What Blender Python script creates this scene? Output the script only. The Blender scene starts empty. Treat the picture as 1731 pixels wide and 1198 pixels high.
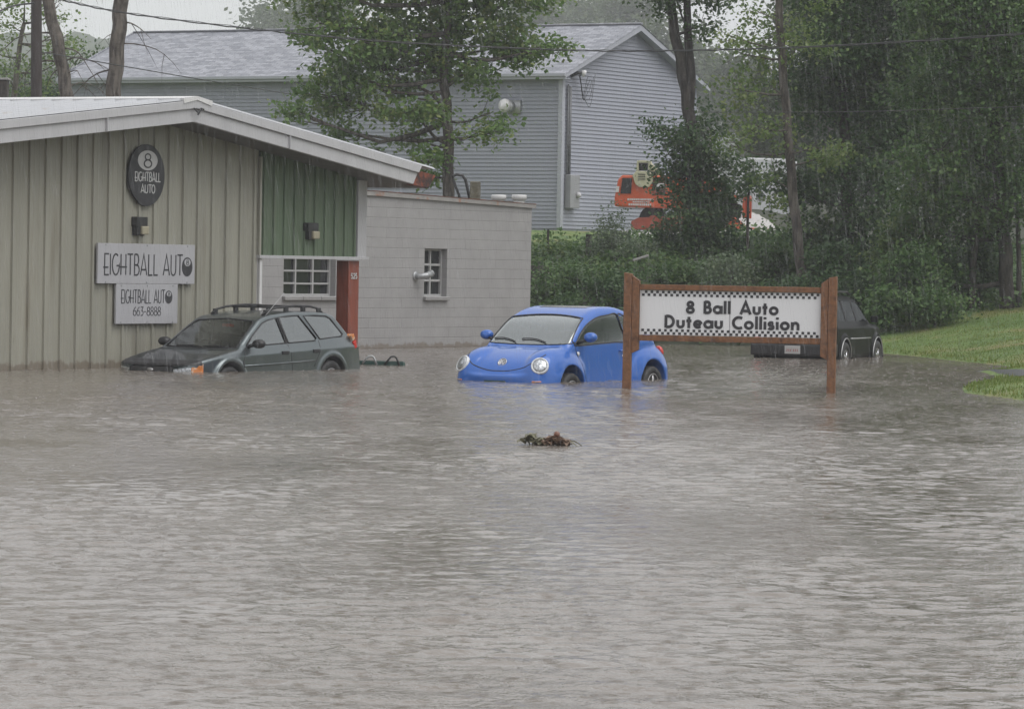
import bpy, math, random
import numpy as np
from mathutils import Matrix, Vector
random.seed(7); RNG = np.random.default_rng(7)
SC = bpy.context.scene; COL = SC.collection
# ---------------------------------------------------------------- camera
F = 6800.0; H = 1.78; UC, VC = 865.5, 599.0
PIT = math.atan(158.0 / F); ROLL = math.radians(1.0)
fw = np.array([0, math.cos(PIT), -math.sin(PIT)]); up0 = np.array([0, math.sin(PIT), math.cos(PIT)]); r0 = np.array([1.0, 0, 0])
rt = r0 * math.cos(ROLL) + up0 * math.sin(ROLL); upv = up0 * math.cos(ROLL) - r0 * math.sin(ROLL)
EYE = np.array([0, 0, H])
cam = bpy.data.cameras.new('camera'); camo = bpy.data.objects.new('camera', cam); COL.objects.link(camo)
M4 = Matrix.Identity(4)
for i in range(3):
    M4[i][0] = rt[i]; M4[i][1] = upv[i]; M4[i][2] = -fw[i]; M4[i][3] = EYE[i]
camo.matrix_world = M4
cam.sensor_width = 36.0; cam.lens = F / 1731.0 * 36.0; cam.clip_start = 0.5; cam.clip_end = 6000
SC.camera = camo
# ---------------------------------------------------------------- world, sun, exposure
SUN_EL, SUN_AZ = math.radians(60), math.radians(122)
w = bpy.data.worlds.new("World"); SC.world = w; w.use_nodes = True
nt = w.node_tree; nt.nodes.clear()
sky = nt.nodes.new('ShaderNodeTexSky'); sky.sky_type = 'NISHITA'; sky.sun_disc = False
sky.sun_elevation = SUN_EL; sky.sun_rotation = SUN_AZ; sky.air_density = 1.0; sky.dust_density = 6.0; sky.ozone_density = 1.0
hs = nt.nodes.new('ShaderNodeHueSaturation'); hs.inputs['Saturation'].default_value = 0.10; hs.inputs['Value'].default_value = 1.0
mx = nt.nodes.new('ShaderNodeMixRGB'); mx.inputs[0].default_value = 0.75; mx.inputs[2].default_value = (6.45, 6.52, 6.68, 1)   # even cloud deck over the clear sky
bg = nt.nodes.new('ShaderNodeBackground'); bg.inputs['Strength'].default_value = 0.128
out = nt.nodes.new('ShaderNodeOutputWorld')
nt.links.new(sky.outputs[0], hs.inputs['Color']); nt.links.new(hs.outputs[0], mx.inputs[1]); nt.links.new(mx.outputs[0], bg.inputs[0]); nt.links.new(bg.outputs[0], out.inputs[0])
sun = bpy.data.lights.new('sun', 'SUN'); sun.energy = 1.3; sun.angle = math.radians(50); sun.color = (1, 0.97, 0.93)
suno = bpy.data.objects.new('sun', sun); COL.objects.link(suno)
sd = Vector((math.sin(SUN_AZ) * math.cos(SUN_EL), math.cos(SUN_AZ) * math.cos(SUN_EL), math.sin(SUN_EL)))
suno.rotation_euler = sd.to_track_quat('Z', 'Y').to_euler()
SC.view_settings.view_transform = 'Standard'; SC.view_settings.look = 'None'; SC.view_settings.gamma = 1; SC.view_settings.exposure = 0.24
SC.view_settings.use_curve_mapping = False
SC.render.engine = 'CYCLES'
SC.cycles.max_bounces = 8; SC.cycles.diffuse_bounces = 4; SC.cycles.glossy_bounces = 3; SC.cycles.transmission_bounces = 6; SC.cycles.transparent_max_bounces = 24
SC.cycles.volume_bounces = 1; SC.cycles.caustics_reflective = False; SC.cycles.caustics_refractive = False
SC.cycles.use_denoising = True
# ---------------------------------------------------------------- measuring helpers (surveying from the photo)
def ray(u, v): return fw * F + rt * (u - UC) - upv * (v - VC)
def gnd(u, v, z=0.0):
    d = ray(u, v); t = (z - H) / d[2]; return EYE + d * t
def at(u, v, Y):
    d = ray(u, v); return EYE + d * (Y / d[1])
def onplane(u, v, P0, e):
    d = ray(u, v); n = np.array([-e[1], e[0], 0.0]); t = np.dot(np.asarray(P0) - EYE, n) / np.dot(d, n); P = EYE + d * t
    return float(np.dot(P - np.asarray(P0), np.array([e[0], e[1], 0]))), float(P[2])
def proj(P):
    d = np.asarray(P) - EYE; k = F / np.dot(d, fw); return UC + np.dot(d, rt) * k, VC - np.dot(d, upv) * k
TH = math.radians(59.5)
E1 = np.array([math.cos(TH), math.sin(TH), 0.0]); E2 = np.array([-math.sin(TH), math.cos(TH), 0.0]); UPZ = np.array([0, 0, 1.0])
# ---------------------------------------------------------------- object helpers
def tag(o, label=None, cat=None, group=None, kind=None):
    if label: o['label'] = label
    if cat: o['category'] = cat
    if group: o['group'] = group
    if kind: o['kind'] = kind
    return o
def empty(name, loc=(0, 0, 0), label=None, cat=None, group=None, rot=None):
    o = bpy.data.objects.new(name, None); COL.objects.link(o); o.location = loc; o.empty_display_size = 0.2
    if rot is not None: o.rotation_euler = rot
    return tag(o, label, cat, group)
class MB:
    """collects geometry in the local space of its thing"""
    def __init__(s, fr=None):
        s.v = []; s.f = []; s.m = []; s.fr = fr   # fr: (origin, ex, ey, ez)
    def P(s, p):
        if s.fr is None: return tuple(float(c) for c in p)
        o, ex, ey, ez = s.fr; q = o + ex * p[0] + ey * p[1] + ez * p[2]; return (float(q[0]), float(q[1]), float(q[2]))
    def pts(s, ps):
        i = len(s.v); s.v += [s.P(p) for p in ps]; return i
    def face(s, ps, m=0):
        i = s.pts(ps); s.f.append(tuple(range(i, i + len(ps)))); s.m.append(m)
    def box(s, c, d, m=0, rz=0.0, rx=0.0, ry=0.0):
        R = (Matrix.Rotation(rz, 3, 'Z') @ Matrix.Rotation(ry, 3, 'Y') @ Matrix.Rotation(rx, 3, 'X'))
        P = []
        for sx in (-.5, .5):
            for sy in (-.5, .5):
                for sz in (-.5, .5):
                    q = R @ Vector((sx * d[0], sy * d[1], sz * d[2])); P.append((c[0] + q.x, c[1] + q.y, c[2] + q.z))
        i = s.pts(P)
        for f in ((0, 1, 3, 2), (4, 6, 7, 5), (0, 4, 5, 1), (2, 3, 7, 6), (0, 2, 6, 4), (1, 5, 7, 3)):
            s.f.append(tuple(i + k for k in f)); s.m.append(m)
    def prism(s, poly, a, b, axis=1, m=0):
        """poly of 2-D points in the two other axes, extruded from a to b along axis"""
        def mk(p, t):
            q = [0, 0, 0]; k = [i for i in range(3) if i != axis]; q[k[0]] = p[0]; q[k[1]] = p[1]; q[axis] = t; return q
        n = len(poly); i = s.pts([mk(p, a) for p in poly] + [mk(p, b) for p in poly])
        s.f.append(tuple(range(i, i + n))); s.m.append(m); s.f.append(tuple(range(i + 2 * n - 1, i + n - 1, -1))); s.m.append(m)
        for k in range(n):
            l = (k + 1) % n; s.f.append((i + k, i + n + k, i + n + l, i + l)); s.m.append(m)
    def tube(s, path, r, n=8, m=0, cap=True):
        path = [np.array(p, float) for p in path]; N = len(path)
        rr = r if hasattr(r, '__len__') else [r] * N
        rings = []
        a = np.array([0, 0, 1.0])
        for k in range(N):
            t = path[min(k + 1, N - 1)] - path[max(k - 1, 0)]; t = t / (np.linalg.norm(t) + 1e-9)
            if k == 0:
                a = np.array([0, 0, 1.0]) if abs(t[2]) < .9 else np.array([1.0, 0, 0])
            x = a - t * np.dot(a, t); x /= (np.linalg.norm(x) + 1e-9); y = np.cross(t, x); a = x
            rings.append(s.pts([path[k] + rr[k] * (math.cos(2 * math.pi * j / n) * x + math.sin(2 * math.pi * j / n) * y) for j in range(n)]))
        for k in range(N - 1):
            A, B = rings[k], rings[k + 1]
            for j in range(n):
                l = (j + 1) % n; s.f.append((A + j, A + l, B + l, B + j)); s.m.append(m)
        if cap:
            s.f.append(tuple(rings[0] + j for j in range(n - 1, -1, -1))); s.m.append(m)
            s.f.append(tuple(rings[-1] + j for j in range(n))); s.m.append(m)
    def lathe(s, prof, c, axis, n=24, m=0):
        """prof: list of (radius, height along axis)"""
        ax = np.array(axis, float); ax /= np.linalg.norm(ax); t = np.array([0, 0, 1.0]) if abs(ax[2]) < .9 else np.array([1.0, 0, 0])
        x = np.cross(t, ax); x /= np.linalg.norm(x); y = np.cross(ax, x); c = np.array(c, float)
        R = [s.pts([c + ax * h + r * (math.cos(2 * math.pi * j / n) * x + math.sin(2 * math.pi * j / n) * y) for j in range(n)]) for r, h in prof]
        for k in range(len(R) - 1):
            for j in range(n):
                l = (j + 1) % n; s.f.append((R[k] + j, R[k] + l, R[k + 1] + l, R[k + 1] + j)); s.m.append(m)
        s.f.append(tuple(R[0] + j for j in range(n - 1, -1, -1))); s.m.append(m); s.f.append(tuple(R[-1] + j for j in range(n))); s.m.append(m)
    def ribbon(s, path, wd, y0, th, m=0, closed=False):
        """flat stroke in the local xz plane facing -y, from y0 (front) back by th"""
        p = [np.array(q, float) for q in path]; N = len(p); L = []; R = []
        for k in range(N):
            if closed: a, b = p[(k - 1) % N], p[(k + 1) % N]
            else: a, b = p[max(k - 1, 0)], p[min(k + 1, N - 1)]
            d1 = p[k] - a; d2 = b - p[k]
            n1 = np.linalg.norm(d1); n2 = np.linalg.norm(d2)
            if n1 < 1e-9: d1 = d2
            if n2 < 1e-9: d2 = d1
            d1 = d1 / np.linalg.norm(d1); d2 = d2 / np.linalg.norm(d2); t = d1 + d2; t /= (np.linalg.norm(t) + 1e-9)
            nn = np.array([-t[1], t[0]]); c = max(.45, float(np.dot(nn, np.array([-d1[1], d1[0]]))))
            L.append(p[k] + nn * wd / 2 / c); R.append(p[k] - nn * wd / 2 / c)
        i = s.pts([(q[0], y0, q[1]) for q in L] + [(q[0], y0, q[1]) for q in R] + [(q[0], y0 + th, q[1]) for q in L] + [(q[0], y0 + th, q[1]) for q in R])
        for k in range(N if closed else N - 1):
            l = (k + 1) % N
            for fa in ((i + k, i + l, i + N + l, i + N + k), (i + k, i + 2 * N + k, i + 2 * N + l, i + l), (i + N + k, i + N + l, i + 3 * N + l, i + 3 * N + k)):
                s.f.append(fa); s.m.append(m)
        if not closed:
            for k in (0, N - 1):
                s.f.append((i + k, i + N + k, i + 3 * N + k, i + 2 * N + k)); s.m.append(m)
    def build(s, name, mats, parent=None, smooth=False, bevel=0.0):
        me = bpy.data.meshes.new(name); me.from_pydata(s.v, [], s.f)
        for q in (mats if isinstance(mats, (list, tuple)) else [mats]): me.materials.append(q)
        me.polygons.foreach_set('material_index', s.m)
        if smooth: me.polygons.foreach_set('use_smooth', [True] * len(s.f))
        me.update()
        o = bpy.data.objects.new(name, me); COL.objects.link(o)
        if parent is not None: o.parent = parent
        if bevel > 0:
            b = o.modifiers.new('bevel', 'BEVEL'); b.width = bevel; b.segments = 2; b.limit_method = 'ANGLE'
        return o
def fast_mesh(name, V, Q, mat, parent=None, smooth=False, n=4):
    V = np.asarray(V, np.float32); Q = np.asarray(Q, np.int32)
    me = bpy.data.meshes.new(name); me.vertices.add(len(V)); me.vertices.foreach_set('co', V.ravel())
    me.loops.add(Q.size); me.loops.foreach_set('vertex_index', Q.ravel()); me.polygons.add(len(Q))
    me.polygons.foreach_set('loop_start', np.arange(0, Q.size, n, dtype=np.int32))
    try: me.polygons.foreach_set('loop_total', np.full(len(Q), n, np.int32))
    except Exception: pass
    for q in (mat if isinstance(mat, (list, tuple)) else [mat]): me.materials.append(q)
    me.polygons.foreach_set('use_smooth', np.full(len(Q), smooth, dtype=bool))
    me.update(calc_edges=True); me.validate()
    o = bpy.data.objects.new(name, me); COL.objects.link(o)
    if parent is not None: o.parent = parent
    return o
# ---------------------------------------------------------------- materials
MATS = {}
def nodes(name):
    m = bpy.data.materials.new(name); m.use_nodes = True; t = m.node_tree; b = t.nodes['Principled BSDF']; return m, t, b
def N(t, ty, **kw):
    n = t.nodes.new(ty)
    for k, v in kw.items():
        if k in n.inputs: n.inputs[k].default_value = v
        else: setattr(n, k, v)
    return n
def mat(name, col, rough=0.6, var=0.12, scale=6.0, bump=0.0, bscale=40.0, metal=0.0, spec=0.5, coat=0.0, streak=None, col2=None, mask=(0.45, 0.7), mscale=1.5, alpha=None):
    """plain surface with mottled colour, optional second colour in patches, vertical weather streaks and bump"""
    if name in MATS: return MATS[name]
    m, t, b = nodes(name); L = t.links
    b.inputs['Roughness'].default_value = rough; b.inputs['Metallic'].default_value = metal; b.inputs['Specular IOR Level'].default_value = spec
    b.inputs['Coat Weight'].default_value = coat; b.inputs['Coat Roughness'].default_value = 0.05
    tc = N(t, 'ShaderNodeTexCoord'); mp = N(t, 'ShaderNodeMapping'); L.new(tc.outputs['Object'], mp.inputs[0])
    if streak: mp.inputs['Scale'].default_value = streak
    nz = N(t, 'ShaderNodeTexNoise', Scale=scale, Detail=5.0, Roughness=0.6); L.new(mp.outputs[0], nz.inputs['Vector'])
    mr = N(t, 'ShaderNodeMapRange'); mr.inputs[1].default_value = .25; mr.inputs[2].default_value = .75; mr.inputs[3].default_value = 1 - var; mr.inputs[4].default_value = 1 + var
    L.new(nz.outputs[0], mr.inputs[0])
    base = N(t, 'ShaderNodeRGB'); base.outputs[0].default_value = (*col, 1); src = base.outputs[0]
    if col2:
        n2 = N(t, 'ShaderNodeTexNoise', Scale=mscale, Detail=6.0, Roughness=0.65); L.new(mp.outputs[0], n2.inputs['Vector'])
        r2 = N(t, 'ShaderNodeMapRange'); r2.inputs[1].default_value = mask[0]; r2.inputs[2].default_value = mask[1]; L.new(n2.outputs[0], r2.inputs[0])
        mm = N(t, 'ShaderNodeMixRGB'); mm.inputs[2].default_value = (*col2, 1); L.new(r2.outputs[0], mm.inputs[0]); L.new(src, mm.inputs[1]); src = mm.outputs[0]
    mu = N(t, 'ShaderNodeVectorMath', operation='SCALE'); L.new(src, mu.inputs[0]); L.new(mr.outputs[0], mu.inputs['Scale']); L.new(mu.outputs[0], b.inputs['Base Color'])
    if bump:
        nb = N(t, 'ShaderNodeTexNoise', Scale=bscale, Detail=4.0); L.new(tc.outputs['Object'], nb.inputs['Vector'])
        bp = N(t, 'ShaderNodeBump', Strength=bump, Distance=0.02); L.new(nb.outputs[0], bp.inputs['Height']); L.new(bp.outputs[0], b.inputs['Normal'])
    if alpha is not None: b.inputs['Alpha'].default_value = alpha
    MATS[name] = m; return m
def add_mud(m, z0, col, amt=.75):
    """dried silt and splash line near the water on a wall"""
    t = m.node_tree; L = t.links; b = t.nodes['Principled BSDF']; src = b.inputs['Base Color'].links[0].from_socket
    tc = N(t, 'ShaderNodeTexCoord'); sp = N(t, 'ShaderNodeSeparateXYZ'); L.new(tc.outputs['Object'], sp.inputs[0]); nz = N(t, 'ShaderNodeTexNoise', Scale=5.0, Detail=6.0, Roughness=.7); L.new(tc.outputs['Object'], nz.inputs['Vector'])
    k = N(t, 'ShaderNodeMath', operation='MULTIPLY_ADD'); k.inputs[1].default_value = .35; L.new(nz.outputs[0], k.inputs[0]); L.new(sp.outputs[2], k.inputs[2])
    r = N(t, 'ShaderNodeMapRange'); r.inputs[1].default_value = z0 + .17; r.inputs[2].default_value = z0 + .12; r.inputs[3].default_value = 0; r.inputs[4].default_value = amt; L.new(k.outputs[0], r.inputs[0])
    mm = N(t, 'ShaderNodeMixRGB'); mm.inputs[2].default_value = (*col, 1); L.new(r.outputs[0], mm.inputs[0]); L.new(src, mm.inputs[1]); L.new(mm.outputs[0], b.inputs['Base Color'])
def leafmat(name, c1, c2, c3, trans=0.4):
    if name in MATS: return MATS[name]
    m, t, b = nodes(name); L = t.links; t.nodes.remove(b)
    g = N(t, 'ShaderNodeNewGeometry'); cr = N(t, 'ShaderNodeValToRGB'); e = cr.color_ramp.elements
    e[0].position = 0; e[0].color = (*c1, 1); e[1].position = 1; e[1].color = (*c3, 1); q = e.new(.6); q.color = (*c2, 1)
    tc = N(t, 'ShaderNodeTexCoord'); nz = N(t, 'ShaderNodeTexNoise', Scale=0.9, Detail=2.0); L.new(tc.outputs['Object'], nz.inputs['Vector'])
    ad = N(t, 'ShaderNodeMath', operation='MULTIPLY_ADD'); ad.inputs[1].default_value = .6; L.new(g.outputs['Random Per Island'], ad.inputs[0])
    s2 = N(t, 'ShaderNodeMapRange'); s2.inputs[1].default_value = .3; s2.inputs[2].default_value = .7; s2.inputs[3].default_value = 0; s2.inputs[4].default_value = .4; L.new(nz.outputs[0], s2.inputs[0]); L.new(s2.outputs[0], ad.inputs[2])
    L.new(ad.outputs[0], cr.inputs[0])
    d = N(t, 'ShaderNodeBsdfPrincipled'); d.inputs['Roughness'].default_value = .45; d.inputs['Specular IOR Level'].default_value = .35; L.new(cr.outputs[0], d.inputs['Base Color'])
    tr = N(t, 'ShaderNodeBsdfTranslucent'); L.new(cr.outputs[0], tr.inputs[0]); mxs = N(t, 'ShaderNodeMixShader'); mxs.inputs[0].default_value = trans
    L.new(d.outputs[0], mxs.inputs[1]); L.new(tr.outputs[0], mxs.inputs[2]); L.new(mxs.outputs[0], t.nodes['Material Output'].inputs[0])
    MATS[name] = m; return m
def glassmat(name, tint=(0.55, 0.62, 0.6), refl=1.0, rough=0.02, ior=1.52):
    m, t, b = nodes(name); L = t.links; t.nodes.remove(b)
    fr = N(t, 'ShaderNodeFresnel', IOR=ior); mk = N(t, 'ShaderNodeMath', operation='MULTIPLY', use_clamp=True); mk.inputs[1].default_value = refl
    gl = N(t, 'ShaderNodeBsdfGlossy', Roughness=rough); gl.inputs[0].default_value = (.90, .95, .95, 1); tp = N(t, 'ShaderNodeBsdfTransparent'); tp.inputs[0].default_value = (*tint, 1)
    mxs = N(t, 'ShaderNodeMixShader'); L.new(fr.outputs[0], mk.inputs[0]); L.new(mk.outputs[0], mxs.inputs[0]); L.new(tp.outputs[0], mxs.inputs[1]); L.new(gl.outputs[0], mxs.inputs[2])
    nb = N(t, 'ShaderNodeTexNoise', Scale=60.0, Detail=3.0); bp = N(t, 'ShaderNodeBump', Strength=.03, Distance=.01); L.new(nb.outputs[0], bp.inputs['Height']); L.new(bp.outputs[0], gl.inputs['Normal'])
    L.new(mxs.outputs[0], t.nodes['Material Output'].inputs[0]); MATS[name] = m; return m
M = dict(
    beige=mat('beige_steel', (.292, .286, .24), .5, .14, 3, bump=.05, streak=(1, 1, .12), col2=(.19, .17, .13), mask=(.56, .8), mscale=2.5),
    green=mat('green_steel', (.10, .142, .088), .5, .25, 3, streak=(1, 1, .15), col2=(.13, .155, .11), mask=(.5, .7), mscale=4),
    trim=mat('grey_trim', (.44, .44, .455), .45, .08, 3, streak=(1, 1, .3)),
    white=mat('white_paint', (.62, .62, .62), .5, .06, 4),
    roofm=mat('white_roof_steel', (.40, .41, .43), .3, .06, 2.0, col2=(.33, .28, .23), mask=(.62, .8), mscale=2.2, spec=.8),
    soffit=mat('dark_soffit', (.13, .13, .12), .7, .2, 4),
    redwood=mat('red_stained_wood', (.22, .055, .03), .6, .25, 8, bump=.2, streak=(3, 3, .4), col2=(.16, .045, .03), mask=(.5, .75), mscale=2),
    signwood=mat('brown_stained_wood', (.18, .080, .034), .6, .35, 14, bump=.3, streak=(1.6, 1.6, 1.6), col2=(.075, .032, .016), mask=(.5, .72), mscale=5),
    rust=mat('rusty_steel', (.20, .05, .025), .8, .4, 12, col2=(.04, .025, .022), mask=(.42, .55), mscale=5),
    black=mat('black_paint', (.018, .018, .02), .45, .1, 5),
    ink=mat('dark_lettering', (.03, .03, .035), .5, .1, 5),
    letw=mat('pale_lettering', (.5, .5, .5), .5, .1, 5),
    panel=mat('grey_sign_board', (.40, .40, .42), .5, .08, 3, streak=(1, 1, .5)),
    board=mat('white_sign_board', (.72, .73, .75), .35, .02, 1),
    concrete=mat('grey_concrete', (.25, .245, .235), .8, .15, 5, bump=.2),
    darkglass=mat('dark_window_glass', (.02, .022, .024), .12, .2, 4, spec=.7),
    galv=mat('galvanised_steel', (.36, .37, .38), .45, .25, 14, metal=.5),
    greywood=mat('grey_painted_frame', (.36, .36, .36), .6, .1, 8),
    bark=mat('grey_bark', (.12, .105, .09), .9, .5, 16, bump=1.0, bscale=20, streak=(1, 1, .22), col2=(.05, .042, .036), mask=(.45, .58), mscale=9),
    barkd=mat('dark_bark', (.06, .052, .046), .9, .5, 16, bump=1.0, bscale=20, streak=(1, 1, .22), col2=(.028, .024, .022), mask=(.45, .58), mscale=9),
    pole=mat('creosoted_pole_wood', (.035, .028, .026), .8, .3, 12, bump=.4, streak=(1, 1, .1)),
    wire=mat('black_cable', (.03, .03, .032), .5, .1, 4),
    rubber=mat('tyre_rubber', (.02, .02, .021), .6, .15, 20, bump=.2),
    chrome=mat('chrome', (.7, .7, .72), .12, .03, 4, metal=1.0),
    alloy=mat('alloy_wheel', (.42, .42, .43), .35, .08, 10, metal=.6),
    blackpl=mat('black_plastic', (.022, .022, .024), .5, .1, 10),
    amber=mat('amber_lens', (.62, .22, .06), .2, .35, 22, coat=.8, col2=(.62, .5, .4), mask=(.5, .62), mscale=14),
    platered=mat('plate_red', (.35, .12, .12), .5, .1, 10),
    redlens=mat('red_lens', (.55, .03, .02), .2, .1, 30, coat=.5),
    lens=mat('clear_lamp_lens', (.62, .64, .65), .12, .25, 25, coat=1.0),
    reflector=mat('lamp_reflector', (.44, .46, .48), .18, .55, 34, metal=.8, coat=1.0, bump=.6, bscale=26),
    well=mat('wheel_well_liner', (.008, .008, .009), .9, .1, 5),
    seat=mat('grey_seat_fabric', (.10, .105, .11), .9, .1, 20),
    skinw=mat('plate_white', (.42, .42, .42), .5, .05, 5),
    orange=mat('orange_machine_paint', (.48, .085, .03), .4, .12, 5),
    cream=mat('cream_machine_paint', (.40, .39, .27), .5, .12, 5),
    hwhite=mat('white_trailer_skin', (.60, .61, .63), .5, .05, 2),
    cabgl=glassmat('tinted_car_glass', (.26, .31, .30), 2.2, .03, 1.9),
    darkgl=glassmat('dark_tinted_glass', (.08, .10, .09), .4),
    clearwind=glassmat('clear_windscreen_glass', (.74, .79, .76), 2.3, .03, 1.6),
    windgl=glassmat('windscreen_glass', (.50, .58, .55), 2.7, .04, 1.9),
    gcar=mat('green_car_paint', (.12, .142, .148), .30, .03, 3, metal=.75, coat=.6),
    ghood=mat('hood_paint_dark_reflection', (.012, .017, .018), .3, .05, 3, spec=.3, coat=.5),  # same car paint made darker: the hood's dark reflection put into the colour
    gcar2=mat('silver_green_car_paint', (.16, .20, .215), .3, .04, 3, metal=.3, coat=1.0),
    bcar=mat('blue_car_paint', (.022, .115, .44), .38, .03, 3, spec=.3, coat=.8),
    kcar=mat('black_car_paint', (.004, .005, .005), .45, .05, 3, spec=.12, coat=.04),
    gpaint=mat('green_steel_rack', (.03, .075, .065), .4, .1, 10),
)
# ---------------------------------------------------------------- ground, water, hills
SHORE = [(-400, 140), (-60, 118), (-20, 104), (-4, 95), (0.2, 89.5), (3.0, 89), (5.2, 88.5), (6.9, 86), (7.9, 83), (8.5, 78.6), (9.3, 73.8), (8.75, 71.6), (8.15, 70.2), (8.05, 66.9), (7.7, 64.6), (7.2, 62.6), (6.8, 60.6), (6.55, 58.0), (7.1, 54.5), (8.3, 46), (11, 32), (16, 15), (30, -30), (60, -60)]
def interp_side(x, y):
    """signed distance to the shore, positive on the land side"""
    best = np.full(x.shape, 1e9); sgn = np.zeros(x.shape)
    for (ax, ay), (bx, by) in zip(SHORE[:-1], SHORE[1:]):
        dx, dy = bx - ax, by - ay; t = np.clip(((x - ax) * dx + (y - ay) * dy) / (dx * dx + dy * dy), 0, 1)
        qx, qy = ax + t * dx - x, ay + t * dy - y; d = np.hypot(qx, qy); c = dx * (y - ay) - dy * (x - ax)
        m = d < best - 1e-9; best = np.where(m, d, best); sgn = np.where(m, np.sign(c), sgn)
    return best * np.where(sgn == 0, 1, sgn)
def vnoise(x, y, s):
    return (np.sin(x * s + 1.3 * np.sin(y * s * .7)) + np.sin(y * s * 1.3 + 1.7 * np.sin(x * s * .6 + 2)) ) * .5
def ground_z(x, y):
    x = np.asarray(x, float); y = np.asarray(y, float); sd = interp_side(x, y)
    right = np.clip((x - 4.5) / 4.0, 0, 1); near = np.clip((70.5 - y) / 3.0, 0, 1)
    cap = 2.75 * (1 - right) + right * (4.5 * (1 - near) + .7 * near)
    sl = .36 * (1 - right) + right * (.16 * (1 - near) + .055 * near)
    land = cap * (1 - np.exp(-np.maximum(sd, 0) * sl / cap * 1.15))
    z = np.where(sd > 0, land + .03 * vnoise(x, y, 2.1) * np.clip(sd, 0, 1), np.maximum(-.9, sd * .25))
    # drive: a nearly level strip between the two lawns
    dr = np.clip(1 - np.abs(y - (68.6 + .1 * (x - 10))) / 3.1, 0, 1) * (x > 7.6); z = np.where(sd > 0, z * (1 - np.clip(dr * 2.2, 0, 1)) + np.clip(dr * 2.2, 0, 1) * np.minimum(z, .02 + .015 * np.maximum(x - 10, 0)), z)
    far = np.clip((y - 150) / 600, 0, 1); return z + far * 4
def grid_mesh(name, xs, ys, zf, m, parent=None, smooth=True):
    X, Y = np.meshgrid(xs, ys, indexing='ij'); Z = zf(X, Y); V = np.stack([X, Y, Z], -1).reshape(-1, 3); nx, ny = len(xs), len(ys)
    i = (np.arange(nx - 1)[:, None] * ny + np.arange(ny - 1)[None, :]).ravel()
    return fast_mesh(name, V, np.stack([i, i + ny, i + ny + 1, i + 1], -1), m, parent, smooth)
gm, t, b = nodes('grass_and_soil'); L = t.links
tc = N(t, 'ShaderNodeTexCoord'); n1 = N(t, 'ShaderNodeTexNoise', Scale=.55, Detail=6.0, Roughness=.62); L.new(tc.outputs['Object'], n1.inputs['Vector'])
cr = N(t, 'ShaderNodeValToRGB'); e = cr.color_ramp.elements; e[0].position = .33; e[0].color = (.07, .13, .028, 1); e[1].position = .66; e[1].color = (.20, .17, .07, 1); q = e.new(.52); q.color = (.12, .18, .045, 1)
L.new(n1.outputs[0], cr.inputs[0]); n2 = N(t, 'ShaderNodeTexNoise', Scale=9.0, Detail=5.0, Roughness=.7); L.new(tc.outputs['Object'], n2.inputs['Vector'])
mr = N(t, 'ShaderNodeMapRange'); mr.inputs[1].default_value = .3; mr.inputs[2].default_value = .7; mr.inputs[3].default_value = .6; mr.inputs[4].default_value = 1.35; L.new(n2.outputs[0], mr.inputs[0])
mu = N(t, 'ShaderNodeVectorMath', operation='SCALE'); L.new(cr.outputs[0], mu.inputs[0]); L.new(mr.outputs[0], mu.inputs['Scale']); spx = N(t, 'ShaderNodeSeparateXYZ'); L.new(tc.outputs['Object'], spx.inputs[0])
s1 = N(t, 'ShaderNodeMapRange'); s1.inputs[1].default_value = 7.4; s1.inputs[2].default_value = 6.6; L.new(spx.outputs[0], s1.inputs[0]); s2_ = N(t, 'ShaderNodeMapRange'); s2_.inputs[1].default_value = 82; s2_.inputs[2].default_value = 84; L.new(spx.outputs[1], s2_.inputs[0]); s3 = N(t, 'ShaderNodeMapRange'); s3.inputs[1].default_value = 103; s3.inputs[2].default_value = 99; L.new(spx.outputs[1], s3.inputs[0])
p1 = N(t, 'ShaderNodeMath', operation='MULTIPLY'); L.new(s1.outputs[0], p1.inputs[0]); L.new(s2_.outputs[0], p1.inputs[1]); p0 = N(t, 'ShaderNodeMath', operation='MULTIPLY'); L.new(p1.outputs[0], p0.inputs[0]); L.new(s3.outputs[0], p0.inputs[1])
s4 = N(t, 'ShaderNodeMapRange'); s4.inputs[1].default_value = 90; s4.inputs[2].default_value = 92; L.new(spx.outputs[1], s4.inputs[0]); s5 = N(t, 'ShaderNodeMapRange'); s5.inputs[1].default_value = 6.6; s5.inputs[2].default_value = 7.4; L.new(spx.outputs[0], s5.inputs[0]); p3 = N(t, 'ShaderNodeMath', operation='MULTIPLY'); L.new(s4.outputs[0], p3.inputs[0]); L.new(s5.outputs[0], p3.inputs[1]); p2 = N(t, 'ShaderNodeMath', operation='MAXIMUM'); L.new(p0.outputs[0], p2.inputs[0]); L.new(p3.outputs[0], p2.inputs[1])
so = N(t, 'ShaderNodeMixRGB'); so.inputs[2].default_value = (.030, .036, .018, 1); L.new(p2.outputs[0], so.inputs[0]); L.new(mu.outputs[0], so.inputs[1]); L.new(so.outputs[0], b.inputs['Base Color'])
b.inputs['Roughness'].default_value = .85; bp = N(t, 'ShaderNodeBump', Strength=.8, Distance=.05); L.new(n2.outputs[0], bp.inputs['Height']); L.new(bp.outputs[0], b.inputs['Normal'])
xs = np.unique(np.concatenate([np.linspace(-900, -60, 22), np.linspace(-60, -10, 30), np.linspace(-10, 26, 145), np.linspace(26, 80, 20), np.linspace(80, 900, 22)]))
ys = np.unique(np.concatenate([np.linspace(-60, 30, 20), np.linspace(30, 130, 301), np.linspace(130, 300, 20), np.linspace(300, 2500, 24)]))
tag(grid_mesh('ground', xs, ys, ground_z, gm), kind='structure')
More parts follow.
